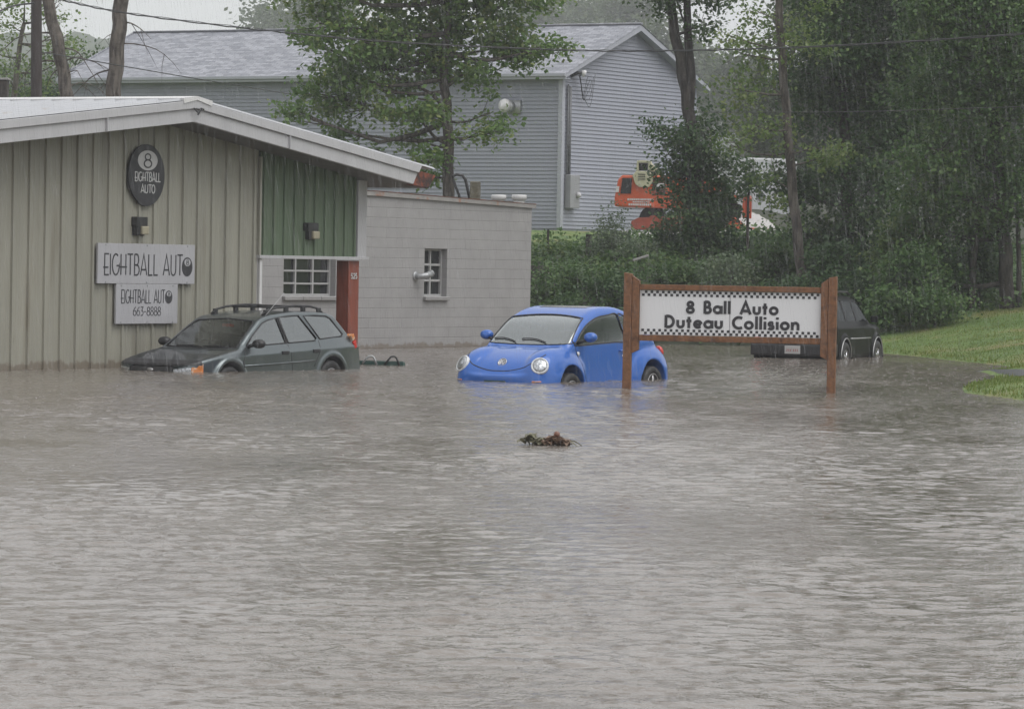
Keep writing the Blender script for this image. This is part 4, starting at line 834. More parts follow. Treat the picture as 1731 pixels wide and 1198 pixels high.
br = N(t, 'ShaderNodeTexBrick'); br.inputs['Scale'].default_value = 1; br.inputs['Brick Width'].default_value = 1.22; br.inputs['Row Height'].default_value = .2; br.inputs['Mortar Size'].default_value = .008; br.inputs['Mortar Smooth'].default_value = .3
br.inputs['Color1'].default_value = (.305, .300, .302, 1); br.inputs['Color2'].default_value = (.315, .31, .311, 1); br.inputs['Mortar'].default_value = (.272, .266, .266, 1); L.new(wa.outputs[0], br.inputs['Vector'])
n1 = N(t, 'ShaderNodeTexNoise', Scale=1.6, Detail=7.0, Roughness=.7); L.new(tc.outputs['Object'], n1.inputs['Vector']); mr = N(t, 'ShaderNodeMapRange'); mr.inputs[1].default_value = .3; mr.inputs[2].default_value = .7; mr.inputs[3].default_value = .88; mr.inputs[4].default_value = 1.08; L.new(n1.outputs[0], mr.inputs[0])
mm = N(t, 'ShaderNodeMixRGB'); mm.inputs[2].default_value = (.31, .305, .306, 1); n3 = N(t, 'ShaderNodeTexNoise', Scale=2.5, Detail=4.0); L.new(tc.outputs['Object'], n3.inputs['Vector']); m3 = N(t, 'ShaderNodeMapRange'); m3.inputs[1].default_value = .42; m3.inputs[2].default_value = .6; m3.inputs[3].default_value = .15; m3.inputs[4].default_value = .85; L.new(n3.outputs[0], m3.inputs[0]); L.new(m3.outputs[0], mm.inputs[0]); L.new(br.outputs['Color'], mm.inputs[1])
mu = N(t, 'ShaderNodeVectorMath', operation='SCALE'); L.new(mm.outputs[0], mu.inputs[0]); L.new(mr.outputs[0], mu.inputs['Scale']); L.new(mu.outputs[0], b.inputs['Base Color'])
bp = N(t, 'ShaderNodeBump', Strength=.7, Distance=.012); bp.invert = True; L.new(br.outputs['Fac'], bp.inputs['Height']); n4 = N(t, 'ShaderNodeTexNoise', Scale=35.0, Detail=3.0); L.new(tc.outputs['Object'], n4.inputs['Vector']); b4 = N(t, 'ShaderNodeBump', Strength=.25, Distance=.006); L.new(n4.outputs[0], b4.inputs['Height']); L.new(bp.outputs[0], b4.inputs['Normal']); L.new(b4.outputs[0], b.inputs['Normal'])
b.inputs['Roughness'].default_value = .7
add_mud(bm, .10, (.17, .14, .11)); add_mud(M['beige'], .12, (.16, .13, .10))
blk = empty('block_building', B0, 'low grey painted concrete block building with flat roof and small paned windows', 'building', None, ROT)
mb = MB(); ts = [-10, -3.66, -1.83, 1.46, 2.34, 5.74]; zs = [-.9, 1.03, 2.0]
for i in range(5):
    for j in range(2):
        if j == 1 and i in (1, 3): continue
        mb.box(((ts[i] + ts[i + 1]) / 2, .12, (zs[j] + zs[j + 1]) / 2), (ts[i + 1] - ts[i], .24, zs[j + 1] - zs[j]))
ztl = 3.10; ztr = 2.90
mb.prism([(-10, 2.0), (5.74, 2.0), (5.74, ztr), (-10, 3.42 - .0)] if False else [(-10, 2.0), (5.74, 2.0), (5.74, ztr), (-.4, 3.02), (-10, 3.06)], 0, .24, 1)
mb.box((5.64, 5.2, 1.0), (.2, 9.9, 3.78)); mb.box((-9.9, 5.2, 1.0), (.2, 9.9, 3.78)); mb.box((-2.1, 10.2, 1.0), (15.5, .2, 3.78)); mb.build('wall', bm, blk)
mb = MB(); mb.prism([(-10, 3.062), (-.4, 3.022), (5.74, 2.902), (5.84, 2.90), (5.84, 2.975), (-.4, 3.105), (-10, 3.14)], -.05, .28, 1); cap = mb.build('parapet_cap', mat('weathered_trim', (.27, .26, .25), .6, .2, 5, col2=(.25, .10, .05), mask=(.56, .66), mscale=2.5), blk)
mb = MB(); mb.prism([(-10, 3.145), (-.4, 3.108), (5.84, 2.978), (5.84, 2.994), (-.4, 3.126), (-10, 3.165)], -.055, .2, 1); mb.build('rust_edge', mat('rust_edge_steel', (.16, .07, .045), .8, .4, 8, col2=(.08, .05, .04), mask=(.45, .6), mscale=5), cap)
mb = MB(); mb.box((-2.1, 5.2, 2.86), (15.5, 9.8, .06)); mb.build('roof', M['concrete'], blk)
def window(t0, t1, z0, z1, nc, nr):
    mb = MB(); d0 = .15; fwid = .045
    for x in (t0 + fwid / 2, t1 - fwid / 2): mb.box((x, d0, (z0 + z1) / 2), (fwid, .05, z1 - z0))
    for z in (z0 + fwid / 2, z1 - fwid / 2): mb.box(((t0 + t1) / 2, d0, z), (t1 - t0 - 2 * fwid, .05, fwid))
    for k in range(1, nc): mb.box((t0 + (t1 - t0) * k / nc, d0 + .003, (z0 + z1) / 2), (.048, .044, z1 - z0 - 2 * fwid))
    for k in range(1, nr):
        for c in range(nc):
            xa, xb = t0 + (t1 - t0) * c / nc, t0 + (t1 - t0) * (c + 1) / nc; mb.box(((xa + xb) / 2, d0 + .004, z0 + (z1 - z0) * k / nr + RNG.uniform(-.004, .004)), (xb - xa - .05, .04, .034 if nc > 2 else .045))
    w_ = mb.build('window', M['greywood'], blk)
    mb = MB(); mb.box(((t0 + t1) / 2, d0 + .035, (z0 + z1) / 2), (t1 - t0, .012, z1 - z0)); mb.build('panes', M['darkglass'], w_)
    mb = MB(); n = 3 if nc > 2 else 1
    for k in range(n): a = t0 - .04 + (t1 - t0 + .08) * k / n; bb = t0 - .04 + (t1 - t0 + .08) * (k + 1) / n - .012; mb.box(((a + bb) / 2, -.012, z0 - .04), (bb - a, .13, .075), rx=.05)
    mb.build('sill', bm, w_, False, .012)
window(-3.66, -1.83, 1.03, 2.0, 3, 4); window(1.46, 2.34, 1.03, 2.0, 2, 3)
tv, zv = bt(702, 472); mb = MB(); mb.lathe([(.0, 0), (.10, 0), (.10, .02), (.065, .03), (.0, .03)], (tv, -.0, zv + .06), (0, -1, 0), 20)
mb.tube([(tv, .02, zv + .06), (tv, -.10, zv + .06), (tv + .03, -.16, zv + .065), (tv + .10, -.21, zv + .08), (tv + .24, -.23, zv + .12)], [.058, .058, .06, .062, .066], 14); mb.tube([(tv + .10, -.215, zv + .08), (tv + .125, -.218, zv + .086)], .070, 14); mb.tube([(tv + .22, -.23, zv + .118), (tv + .245, -.232, zv + .124)], .073, 14); mb.build('vent_pipe', M['galv'], blk, True)
for u, lb in ((843, 'white plastic roof vent cap on the block building, the one nearer the maple trunk'), (877.5, 'white plastic roof vent cap on the block building, the one nearer its right corner')):
    p = at(u, 341, 88.5); o = empty('roof_vent', (p[0], p[1], 2.89), lb, 'roof vent', 'vent caps on the flat roof'); z_ = p[2] - 2.89
    mb = MB(); mb.lathe([(.12, 0), (.12, z_ + .10)], (0, 0, 0), (0, 0, 1), 16); mb.build('pipe', M['white'], o, True)
    mb = MB(); mb.lathe([(.165, z_ + .04), (.165, z_ + .135), (.155, z_ + .15), (0, z_ + .155)], (0, 0, 0), (0, 0, 1), 20); mb.build('cap', M['white'], o, True)
# ---------------------------------------------------------------- grey sided house
D_H = 123.0; HP = at(945, 400, D_H); HZ = float(HP[2]); GW = 8.75; LW = 18.55; ZE = 7.50 - HZ; ZR = 9.12 - HZ
sidm = mat('grey_vinyl_siding', (.285, .30, .35), .55, .04, 1.2, streak=(1, 1, .2)); shm, t, b = nodes('grey_shingles'); L = t.links
tc = N(t, 'ShaderNodeTexCoord'); sp = N(t, 'ShaderNodeSeparateXYZ'); L.new(tc.outputs['Object'], sp.inputs[0]); ml = N(t, 'ShaderNodeMath', operation='MULTIPLY'); ml.inputs[1].default_value = 1.0; L.new(sp.outputs[0], ml.inputs[0]); cb = N(t, 'ShaderNodeCombineXYZ'); L.new(sp.outputs[1], cb.inputs[0]); L.new(ml.outputs[0], cb.inputs[1])
br = N(t, 'ShaderNodeTexBrick'); br.inputs['Scale'].default_value = 1; br.inputs['Brick Width'].default_value = .33; br.inputs['Row Height'].default_value = .14; br.inputs['Mortar Size'].default_value = .012; br.inputs['Bias'].default_value = .1
br.inputs['Color1'].default_value = (.15, .16, .19, 1); br.inputs['Color2'].default_value = (.33, .34, .38, 1); br.inputs['Mortar'].default_value = (.11, .115, .13, 1); L.new(cb.outputs[0], br.inputs['Vector'])
n1 = N(t, 'ShaderNodeTexNoise', Scale=3.0, Detail=6.0, Roughness=.8); L.new(cb.outputs[0], n1.inputs['Vector']); mr = N(t, 'ShaderNodeMapRange'); mr.inputs[1].default_value = .3; mr.inputs[2].default_value = .7; mr.inputs[3].default_value = .7; mr.inputs[4].default_value = 1.3; L.new(n1.outputs[0], mr.inputs[0]); mu = N(t, 'ShaderNodeVectorMath', operation='SCALE'); L.new(br.outputs[0], mu.inputs[0]); L.new(mr.outputs[0], mu.inputs['Scale']); L.new(mu.outputs[0], b.inputs['Base Color']); b.inputs['Roughness'].default_value = .45
house = empty('sided_house', HP, 'two storey grey clapboard building with shingled hip and gable roof behind the maple', 'building', None, ROT)
EX = .118
def roofz(x): return ZE + (ZR - ZE) * (1 - abs(x - GW / 2) / (GW / 2))
mb = MB(); z = .25
while z < ZR - .1:
    z2 = z + EX
    def span(zz):
        if zz <= ZE: return 0.0, GW
        k = (zz - ZE) / (ZR - ZE) * GW / 2; return k, GW - k
    a0, b0 = span(z); a1, b1 = span(z2)
    if b1 > a1:
        mb.face([(a0, -.034, z), (b0, -.034, z), (b1, -.004, z2), (a1, -.004, z2)]); mb.face([(a0, -.004, z), (b0, -.004, z), (b0, -.034, z), (a0, -.034, z)])
    if z2 < ZE:
        mb.face([(-.004, LW, z2), (-.034, LW, z), (-.034, 0, z), (-.004, 0, z2)][::-1]); mb.face([(-.034, LW, z), (-.004, LW, z), (-.004, 0, z), (-.034, 0, z)])
    z = z2
mb.face([(0, 0, 0), (GW, 0, 0), (GW, 0, ZE), (GW / 2, 0, ZR), (0, 0, ZE)]); mb.face([(0, 0, 0), (0, LW, 0), (0, LW, ZE), (0, 0, ZE)]); mb.box((GW / 2, LW, ZE / 2), (GW, .1, ZE)); mb.box((GW, LW / 2, ZE / 2), (.1, LW, ZE)); mb.build('siding_wall', sidm, house)
mb = MB(); mb.box((GW / 2, LW / 2, -.2), (GW - .02, LW - .02, .9)); mb.build('foundation', M['concrete'], house)
hg = mat('grey_house_trim', (.36, .375, .42), .5, .05, 3)
mb = MB(); mb.box((-.03, -.03, ZE / 2 + .12), (.16, .14, ZE - .25)); mb.build('corner_board', hg, house)
OV = .34; xe = -OV; zeo = ZE - (ZR - ZE) / (GW / 2) * OV
def up_(p): return p
RZ0 = zeo + .14; RZ1 = ZR + .14 + .0; xo = GW + OV; yo = -.36; yb = LW + OV; RL = 15.9
for _q in range(200):
    _p = HP + E1 * (GW / 2) + E2 * RL + UPZ * RZ1
    if proj(_p)[0] > 226: RL += .02
mb = MB(); mb.face([(xe, yb, RZ0), (xe, yo, RZ0), (GW / 2, yo, RZ1), (GW / 2, RL, RZ1)]); mb.face([(xe, yb, RZ0), (GW / 2, RL, RZ1), (xo, yb, RZ0)]); mb.face([(xo, yb, RZ0), (GW / 2, RL, RZ1), (GW / 2, yo, RZ1), (xo, yo, RZ0)]); rf = mb.build('roof', shm, house)
mb = MB(); mb.prism([(xe, zeo), (xe, RZ0 - .01), (GW / 2, RZ1 - .01), (xo, RZ0 - .01), (xo, zeo), (GW / 2, RZ1 - .19)], yo + .02, yo + .06, 1); mb.prism([(xe, zeo), (xe, RZ0 - .01), (GW / 2, RZ1 - .012), (xo, RZ0 - .01), (xo, zeo), (GW / 2, RZ1 - .15)], yo + .062, -.0, 1)
mb.build('rake_board', hg, rf)
mb = MB(); mb.box((xe - .02, (yb + yo) / 2, zeo + .05), (.05, yb - yo, .19)); mb.box((xe - .06, (yb + yo) / 2, zeo + .09), (.09, yb - yo, .10)); mb.box((xe / 2, (yb + yo) / 2, zeo - .02), (OV, yb - yo - .1, .03)); mb.build('gutter', hg, rf, False, .01)
mb = MB(); mb.tube([(GW / 2, yo, RZ1 + .02), (GW / 2, RL, RZ1 + .02)], .05, 6); mb.tube([(GW / 2, RL, RZ1 + .015), (xe, yb, RZ0 + .015)], .035, 6); mb.build('ridge', shm, rf, True)
hy = lambda u, v: onplane(u, v, HP, E1)
xc, _ = hy(959, 200); mb = MB(); mb.tube([(xc, -.09, ZE - .35), (xc, -.09, 1.5)], .055, 8); mb.tube([(xc - .12, -.09, ZE - .30), (xc - .12, -.09, 1.2)], .03, 8); mb.build('conduit', mat('dark_grey_conduit', (.12, .125, .135), .5, .1, 4), house, True)
xa, za = hy(952, 352); xb_, zb = hy(969, 296); mb = MB(); mb.box(((xa + xb_) / 2, -.14, (za + zb) / 2 - HZ), (xb_ - xa, .22, zb - za)); mb.build('meter_box', mat('meter_box_grey', (.27, .275, .285), .5, .08, 3), house, False, .02)
mb = MB(); mb.lathe([(.08, 0), (.09, .05), (.07, .11), (0, .13)], ((xa + xb_) / 2 + .12, -.25, (za + zb) / 2 - HZ - .1), (0, -1, 0), 14); mb.build('meter', M['trim'], house, True)
xl, zl_ = hy(967, 124); mb = MB(); mb.tube([(xl - .1, -.02, zl_ - HZ - .1), (xl - .05, -.22, zl_ - HZ), (xl + .1, -.3, zl_ - HZ)], .05, 8); mb.build('lamp_arm', M['black'], house, True); mb = MB(); mb.lathe([(.05, 0), (.11, .08), (.10, .14), (0, .16)], (xl + .08, -.28, zl_ - HZ + .04), (.5, -.6, -.4), 14); mb.build('flood_lamp', M['white'], house, True)
mb = MB()
for k in range(5):
    pts = []
    for q in range(15):
        a = q / 14 * math.pi; xx = xl + .15 + .9 * (q / 14) * (.7 + .08 * k); pts.append((xx, -.14 - .02 * k, zl_ - HZ - .05 - (.5 + .12 * k) * math.sin(a) + .12 * math.sin(3 * a + k)))
    mb.tube(pts, .008, 5)
mb.build('service_cables', M['wire'], house, True)
yv = onplane(866, 181, HP, E2); mb = MB(); mb.box((-.05, yv[0] - .12, yv[1] - HZ), (.08, .42, .42)); mb.tube([(-.06, yv[0], yv[1] - HZ), (-.30, yv[0] + .02, yv[1] - HZ + .02)], .17, 16); mb.build('vent_duct', M['galv'], house, True)
mb = MB(); mb.lathe([(.21, 0), (.21, .10), (.16, .19), (0, .22)], (-.26, yv[0] + .06, yv[1] - HZ + .02), (-.9, .35, .15), 20); mb.build('vent_hood', M['white'], house, True)
# ---------------------------------------------------------------- white board sign on two posts
S0 = gnd(1059, 656); S1 = gnd(1403, 664); sa = math.atan2(S1[1] - S0[1], S1[0] - S0[0])
sg_ = empty('roadside_sign', S0, 'white board sign with checkered bands between two brown wooden posts standing in the flood', 'sign', None, (0, 0, sa))
def chpost(x0, x1, z0, z1, y0_, y1_, cut, side):
    mb = MB(); p = [(x0, z0), (x1, z0), (x1, z1 - (cut if side > 0 else 0)), (x0, z1 - (cut if side < 0 else 0))]; mb.prism(p, y0_, y1_, 1); return mb.build('post', M['signwood'], sg_, False, .006)
chpost(-.055, .060, -1.0, 1.645, -.06, .07, .02, 1); chpost(2.86, 2.975, -1.0, 1.64, -.06, .07, .02, -1)
def cleat(x0, x1, z0, z1, s):
    mb = MB(); a, bb = (x0, x1) if s > 0 else (x1, x0); mb.prism([(a, z0), (bb, z0 + .05), (bb, z1 - .07), (a, z1)], -.05, .075, 1); mb.build('post_cleat', M['signwood'], sg_, False, .005)
cleat(.064, .165, .50, 1.60, 1); cleat(2.756, 2.856, .46, 1.605, -1)
for z0, z1, nm in ((1.404, 1.482, 'rail'), (.680, .762, 'rail')):
    mb = MB(); mb.box((1.46, .015, (z0 + z1) / 2), (2.585, .085, z1 - z0)); mb.build(nm, M['signwood'], sg_, False, .006)
mb = MB(); mb.box((1.46, .036, 1.083), (2.58, .008, .63)); mb.box((1.4600 - .648, .02, 1.083), (1.286, .022, .632)); mb.box((1.46 + .648, .02, 1.083), (1.286, .022, .632)); bd = mb.build('board', M['board'], sg_, False, .002)
sq = .0415
for r, z in ((0, 1.376), (1, 1.334), (1, .834), (0, .792)):
    n = 62
    if r == (0 if z > 1 else 1): mb = MB()
    for k in range(n):
        if (k + r) % 2 == 0: continue
        x = .196 + (k + .5) * (2.53 / n)
        mb.box((x, .007, z), (.038, .004, .036))
    if r == (1 if z > 1 else 0): mb.build('check_band', M['ink'], bd)
mb = MB(); write(mb, '8 Ball Auto', BOLD, .835, 1.082, .178, 1.315, .041, .004, .085); write(mb, 'Duteau Collision', BOLD, .530, .872, .178, 1.925, .041, .004, .085); mb.build('lettering', M['ink'], bd)
# ---------------------------------------------------------------- small things
a_, b_ = gnd(596, 615), gnd(683, 617); dv = b_ - a_; ln = float(np.linalg.norm(dv)); o = empty('floating_rack', a_, 'green steel rack with two bent metal hoops floating behind the estate car', 'rack', None, (0, 0, math.atan2(dv[1], dv[0])))
mb = MB(); mb.box((ln / 2, 0, .0), (ln, .16, .10)); mb.box((ln / 2, .0, .056), (ln - .02, .05, .012)); mb.build('beam', M['gpaint'], o, False, .012)
for q in (.36, .80):
    mb = MB(); x = ln * q; mb.tube([(x - .13, -.09, .01), (x - .10, -.10, .05), (x - .03, -.09, .135), (x + .02, -.06, .145), (x + .06, -.06, .12), (x + .12, -.09, .0)], .017, 8); mb.build('hoop', M['galv'] if q < .5 else M['wire'], o, True)
# floating leaf and twig raft
p = gnd(932, 751); deb = empty('floating_debris', p, 'small raft of brown and green leaves drifting on the open water', 'leaf debris')
dl = leafmat('dead_leaves', (.15, .10, .075), (.26, .18, .135), (.36, .26, .19), .3); dg = leafmat('drift_green_leaves', (.12, .115, .075), (.22, .21, .14), (.38, .37, .29), .3)
def leafpile(name, spots, m_):
    mb = MB()
    for (cx, cz, L_, W_, rx, rz) in spots:
        R = Matrix.Rotation(rz, 3, 'Z') @ Matrix.Rotation(rx, 3, 'Y'); prof = []; oy_ = RNG.uniform(-.07, .07)
        for k in range(9):
            q = k / 8; prof.append((-L_ / 2 + L_ * q, W_ * .5 * math.sin(math.pi * q) ** .8, .02 * math.sin(q * 5)))
        for k in range(8):
            for s_ in (1, -1):
                a, c_ = prof[k], prof[k + 1]; P = [(a[0], 0, a[2]), (c_[0], 0, c_[2]), (c_[0], s_ * c_[1], c_[2] + .35 * c_[1]), (a[0], s_ * a[1], a[2] + .35 * a[1])]; mb.face([tuple(R @ Vector(q_) + Vector((cx, oy_, cz))) for q_ in P])
    return mb.build(name, m_, deb, True)
leafpile('brown_leaves', [(a_, max(.006, .050 * (1 - abs(a_ - .02) / .17) * RNG.uniform(.2, 1)), .12, .10, RNG.uniform(-.35, .35), RNG.uniform(-3, 3)) for a_ in RNG.uniform(-.12, .15, 60)] + [(.09, .045, .22, .12, .15, .1), (.02, .06, .15, .10, -.2, .4), (.12, .03, .20, .10, .1, -.2)], dl)
leafpile('green_leaves', [(a_, RNG.uniform(.004, .035) + (.035 if a_ < -.17 and a_ > -.23 else 0), .11, .08, RNG.uniform(-.4, .4), RNG.uniform(-3, 3)) for a_ in RNG.uniform(-.29, -.06, 34)] + [(.235, .012, .18, .07, .05, .05), (.20, .008, .14, .06, .0, -.3)], dg)
mb = MB(); mb.tube([(-.08, 0, .02), (.0, .01, .07), (.04, .0, .095)], [.012, .010, .007], 6); mb.build('twig', M['bark'], deb, True)
mb = MB(); mb.lathe([(.0, -.03), (.022, -.022), (.032, 0), (.024, .022), (0, .032)], (.052, .0, .10), (.2, 0, 1), 12); mb.build('nut', mat('brown_nut', (.19, .09, .06), .5, .3, 30), deb, True)
# utility pole and wires
pp = at(55, 300, 80); po = empty('utility_pole', (pp[0], pp[1], -.5), 'dark creosoted utility pole rising behind the steel shop roof', 'utility pole'); mb = MB(); mb.tube([(.12, 0, 0), (.06, 0, 5), (-.03, 0, 11)], [.125, .115, .095], 16); mb.build('shaft', M['pole'], po, True)
mb = MB(); mb.box((-.02, -.1, 9.6), (2.2, .1, .12)); mb.build('crossarm', M['pole'], po)
def wirething(pts, r, label, wob=.0):
    P = [at(*q) for q in pts]; P = spline([tuple(q) for q in P], 14, False); o = empty('overhead_wire', P[0], label, 'overhead wire', 'wires from the utility pole'); mb = MB(); c0 = np.array(P[0])
    mb.tube([tuple(np.array(q) - c0 + np.array([0, 0, wob * math.sin(i * 1.9)])) for i, q in enumerate(P)], r, 6); mb.build('cable', M['wire'], o, True)
    if wob:
        mb = MB(); mb.tube([tuple(np.array(q) - c0 + np.array([0, 0, .02 + wob * math.sin(i * 1.9 + 3)])) for i, q in enumerate(P)], r * .5, 5); mb.build('support_strand', M['wire'], o, True)
wirething([(70, -8, 80), (105, 1, 80), (220, 24, 82), (430, 50, 84), (640, 70, 86), (865, 82, 88), (1050, 87, 90), (1250, 84, 87), (1450, 76, 83), (1731, 58, 78), (1850, 46, 76)], .014, 'thick twisted overhead cable crossing the whole view from the pole to the right trees', .008)
wirething([(60, 6, 80), (30, 9, 79), (0, 19, 78), (-60, 50, 76)], .018, 'short thick cable drooping left from the utility pole')
wirething([(62, 88, 80), (110, 95, 81), (190, 109, 84), (330, 133, 92), (500, 161, 102), (600, 180, 106)], .011, 'thin lower cable sagging in front of the shingled hip roof')
wirething([(1180, 190, 92), (1300, 190, 88), (1450, 189, 84), (1620, 184, 80), (1800, 178, 77)], .007, 'thin faint wire strung low in front of the dark right trees')
# board fence, posts and chimney
def boxthing(name, u0, u1, v0, v1, Y, label, cat, m_, dep=.1, lean=0.0, group=None):
    a = at(u0, v1, Y); b2 = at(u1, v0, Y); gz = min(float(a[2]), 50); o = empty(name, (a[0], a[1], a[2]), label, cat, group); w_, h_ = b2[0] - a[0], b2[2] - a[2]; return o, w_, h_
o, w_, h_ = boxthing('board_fence', 893, 936, 449, 560, 93.5, 'short dark weathered board fence beside the right corner of the block building', 'fence', None)
for k in range(5):
    mb = MB(); mb.box((w_ / 2 + .01 * (k % 2), .01 * (k % 2), h_ - (k + .5) * .22), (w_ + .3, .04, .205), ry=RNG.uniform(-.01, .01) + .01); mb.build('plank', mat('old_dark_boards', (.045, .038, .034), .9, .4, 14, bump=.4), o)
for u, v0, lb in ((994, 396, 'short dark wooden stake left of the grey-green bush above the bank'), (925, 388, 'thin dark stake standing in the weeds near the grey house foundation')):
    q = at(u, 445, 100); z1 = at(u, v0, 100)[2]; o = empty('wooden_stake', (q[0], q[1], 1.4), lb, 'stake'); mb = MB(); r = .075 if u > 950 else .03; mb.tube([(0, 0, 0), (.01, 0, z1 - 1.4)], r, 8); mb.build('stake_shaft', M['barkd'], o, False)
q = at(1083, 436, 91); o = empty('loose_plank', q, 'pale weathered plank lying aslant on the overgrown bank above the sign', 'plank', None, (.0, -.32, .2)); mb = MB(); mb.box((0, 0, 0), (.38, .10, .05)); mb.build('plank_board', M['concrete'], o, False, .01)
q = at(-2, 172, 76); z1 = at(0, 136, 76)[2]; o = empty('chimney', (q[0], q[1], 3.2), 'dark brown wooden chimney box at the left edge behind the steel roof', 'chimney'); mb = MB(); mb.box((0, 0, (z1 - 3.2) / 2), (.34, .34, z1 - 3.2)); mb.build('chimney_box', M['barkd'], o, False, .02); mb = MB(); mb.box((0, 0, z1 - 3.2 + .02), (.40, .40, .04)); mb.build('chimney_cap', M['concrete'], o, False, .01)
q = at(803, 345, 91); z1 = at(803, 307, 91)[2]; o = empty('stub_post', (q[0], q[1], 2.6), 'weathered square stub post right of the maple trunk above the flat roof', 'post'); mb = MB(); mb.box((0, 0, (z1 - 2.6) / 2), (.24, .2, z1 - 2.6)); mb.build('post_body', mat('mossy_wood', (.12, .11, .08), .9, .4, 10, bump=.4), o, False, .02)
q = at(780, 345, 92); o = empty('black_hose', (q[0], q[1], 2.7), 'black bent hose looping beside the maple trunk above the flat roof', 'hose'); mb = MB(); pts = [at(u, v, 92) - np.array([q[0], q[1], 2.7]) for u, v in ((764, 299), (772, 295), (782, 297), (787, 304), (790, 318), (795, 340))]; mb.tube(pts, .035, 8); mb.tube([at(u, v, 92.1) - np.array([q[0], q[1], 2.7]) for u, v in ((766, 302), (770, 315), (776, 330), (778, 345))], .03, 8); mb.build('hose_tube', M['rubber'], o, True)
# orange lift
LY = 114.; lp = at(1080, 398, LY); LO = np.array([lp[0], lp[1], float(ground_z(lp[0], lp[1]))]); o = empty('boom_lift', LO, 'orange boom lift with cream boom end parked before the grey gable', 'boom lift', None, (0, 0, -.12))
pz = lambda u, v: ((u - 1080) / (F / LY), at(1080, v, LY)[2] - LO[2])
def quadprism(mb, pts, y0_, y1_, m=0): mb.prism([pz(*q) for q in pts], y0_, y1_, 1, m)
mb = MB(); quadprism(mb, [(1040, 350), (1122, 352), (1215, 352), (1215, 305), (1120, 297), (1052, 297), (1045, 305), (1040, 335)], -.45, 1.6); bod = mb.build('turntable_cover', M['orange'], o, False, .05)
mb = MB(); quadprism(mb, [(1050, 328), (1068, 328), (1069, 302), (1053, 302)], -.475, -.45); mb.build('radiator_grille', M['black'], bod); mb = MB(); quadprism(mb, [(1104, 330), (1126, 330), (1126, 300), (1104, 300)], -.47, -.45); mb.build('side_panel', M['rust'], bod)
mb = MB()
for (ua, ub, va, vb) in ((1062, 1106, 336, 339.5), (1071, 1100, 341, 343), (1064, 1104, 344.5, 348)):
    x = ua
    while x < ub - 1.5: wq = RNG.uniform(1.6, 3.0); quadprism(mb, [(x, vb), (x + wq, vb), (x + wq, va), (x, va)], -.462, -.451); x += wq + .9
mb.build('white_lettering', M['letw'], bod); mb = MB(); quadprism(mb, [(1041.5, 326), (1047, 326), (1048, 316), (1042.5, 316)], -.465, -.451); mb.build('reflector_plate', M['letw'], bod); mb = MB(); quadprism(mb, [(1110, 316), (1124, 316), (1124, 310), (1110, 310)], -.478, -.471); mb.build('side_lettering', M['letw'], bod)
mb = MB(); quadprism(mb, [(1075, 312), (1082, 317), (1098, 317), (1104, 308), (1104, 296), (1098, 290), (1076, 290), (1070, 298)], -.55, -.2); quadprism(mb, [(1076, 290), (1080, 289.5), (1080, 273), (1077, 272)], -.5, -.1); quadprism(mb, [(1096, 289.5), (1104, 289.5), (1100, 272), (1096, 272)], -.5, -.1); quadprism(mb, [(1080, 276), (1096, 276), (1096, 272), (1080, 272)], -.5, -.1)
quadprism(mb, [(1100, 276), (1122, 296), (1122, 303), (1100, 300)], -.3, .1); boom = mb.build('boom_end', M['cream'], o, False, .02)
mb = MB(); quadprism(mb, [(1080, 289), (1096, 289), (1096, 276.5), (1080, 276.5)], -.3, -.15); mb.build('boom_opening', M['black'], boom); mb = MB()
for v in (295, 299, 303): quadprism(mb, [(1080, v + 1.2), (1092, v + 1.2), (1092, v), (1080, v)], -.565, -.552)
mb.build('vent_slots', M['black'], boom)
mb = MB(); quadprism(mb, [(1068, 388), (1215, 390), (1215, 366), (1150, 364), (1080, 368), (1068, 374)], -.3, 1.4); quadprism(mb, [(1085, 366), (1110, 366), (1106, 352), (1090, 352)], .1, 1.0); mb.build('chassis', mat('faded_red_chassis', (.28, .06, .035), .6, .3, 8), o, False, .03)
for ux in (1104, 1160):
    x, z = pz(ux, 384); mb = MB(); mb.lathe([(.18, -.1), (.36, -.1), (.40, -.06), (.40, .12), (.36, .15), (.18, .14)], (x, .0, .40), (0, -1, 0), 22); w_ = mb.build('wheel', M['rubber'], o, True); mb = MB(); mb.lathe([(.18, 0), (.18, .13), (.08, .15), (0, .15)], (x, .0, .40), (0, -1, 0), 18); mb.build('wheel_hub', M['orange'], w_, True)
# orange wheeled loader further right
LY = 108.; lp = at(1235, 402, LY); LO2 = np.array([lp[0], lp[1], float(ground_z(lp[0], lp[1]))]); o = empty('wheeled_loader', LO2, 'orange wheeled loader with large black tyre glimpsed through the trees', 'loader', None, (0, 0, -.1))
pz = lambda u, v: ((u - 1235) / (F / LY), at(1235, v, LY)[2] - LO2[2])
for ux, yy in ((1205, 0), (1205, 1.7)):
    x, z = pz(ux, 385); R_ = .50 if ux < 1250 else .36
    mb = MB(); mb.lathe([(.22, -.16), (R_ - .04, -.16), (R_, -.1), (R_, .1), (R_ - .04, .16), (.22, .15)], (x, yy, R_ + .02), (0, -1, 0), 24); w_ = mb.build('wheel', M['rubber'], o, True); mb = MB(); mb.lathe([(.22, .0), (.22, .13), (.10, .16), (0, .16)], (x, yy, R_ + .02), (0, -1, 0), 18); mb.build('wheel_hub', M['orange'], w_, True)
mb = MB(); quadprism(mb, [(1218, 398), (1305, 400), (1305, 386), (1262, 384), (1240, 366), (1222, 366)], -.1, 1.5); mb.build('body', M['orange'], o, False, .04)
mb = MB()
for u in (1218, 1256, 1264): xx, z0 = pz(u, 368); _, z1 = pz(u, 332); mb.box((xx, .1, (z0 + z1) / 2), (.07, .07, z1 - z0)); mb.box((xx, 1.3, (z0 + z1) / 2), (.07, .07, z1 - z0))
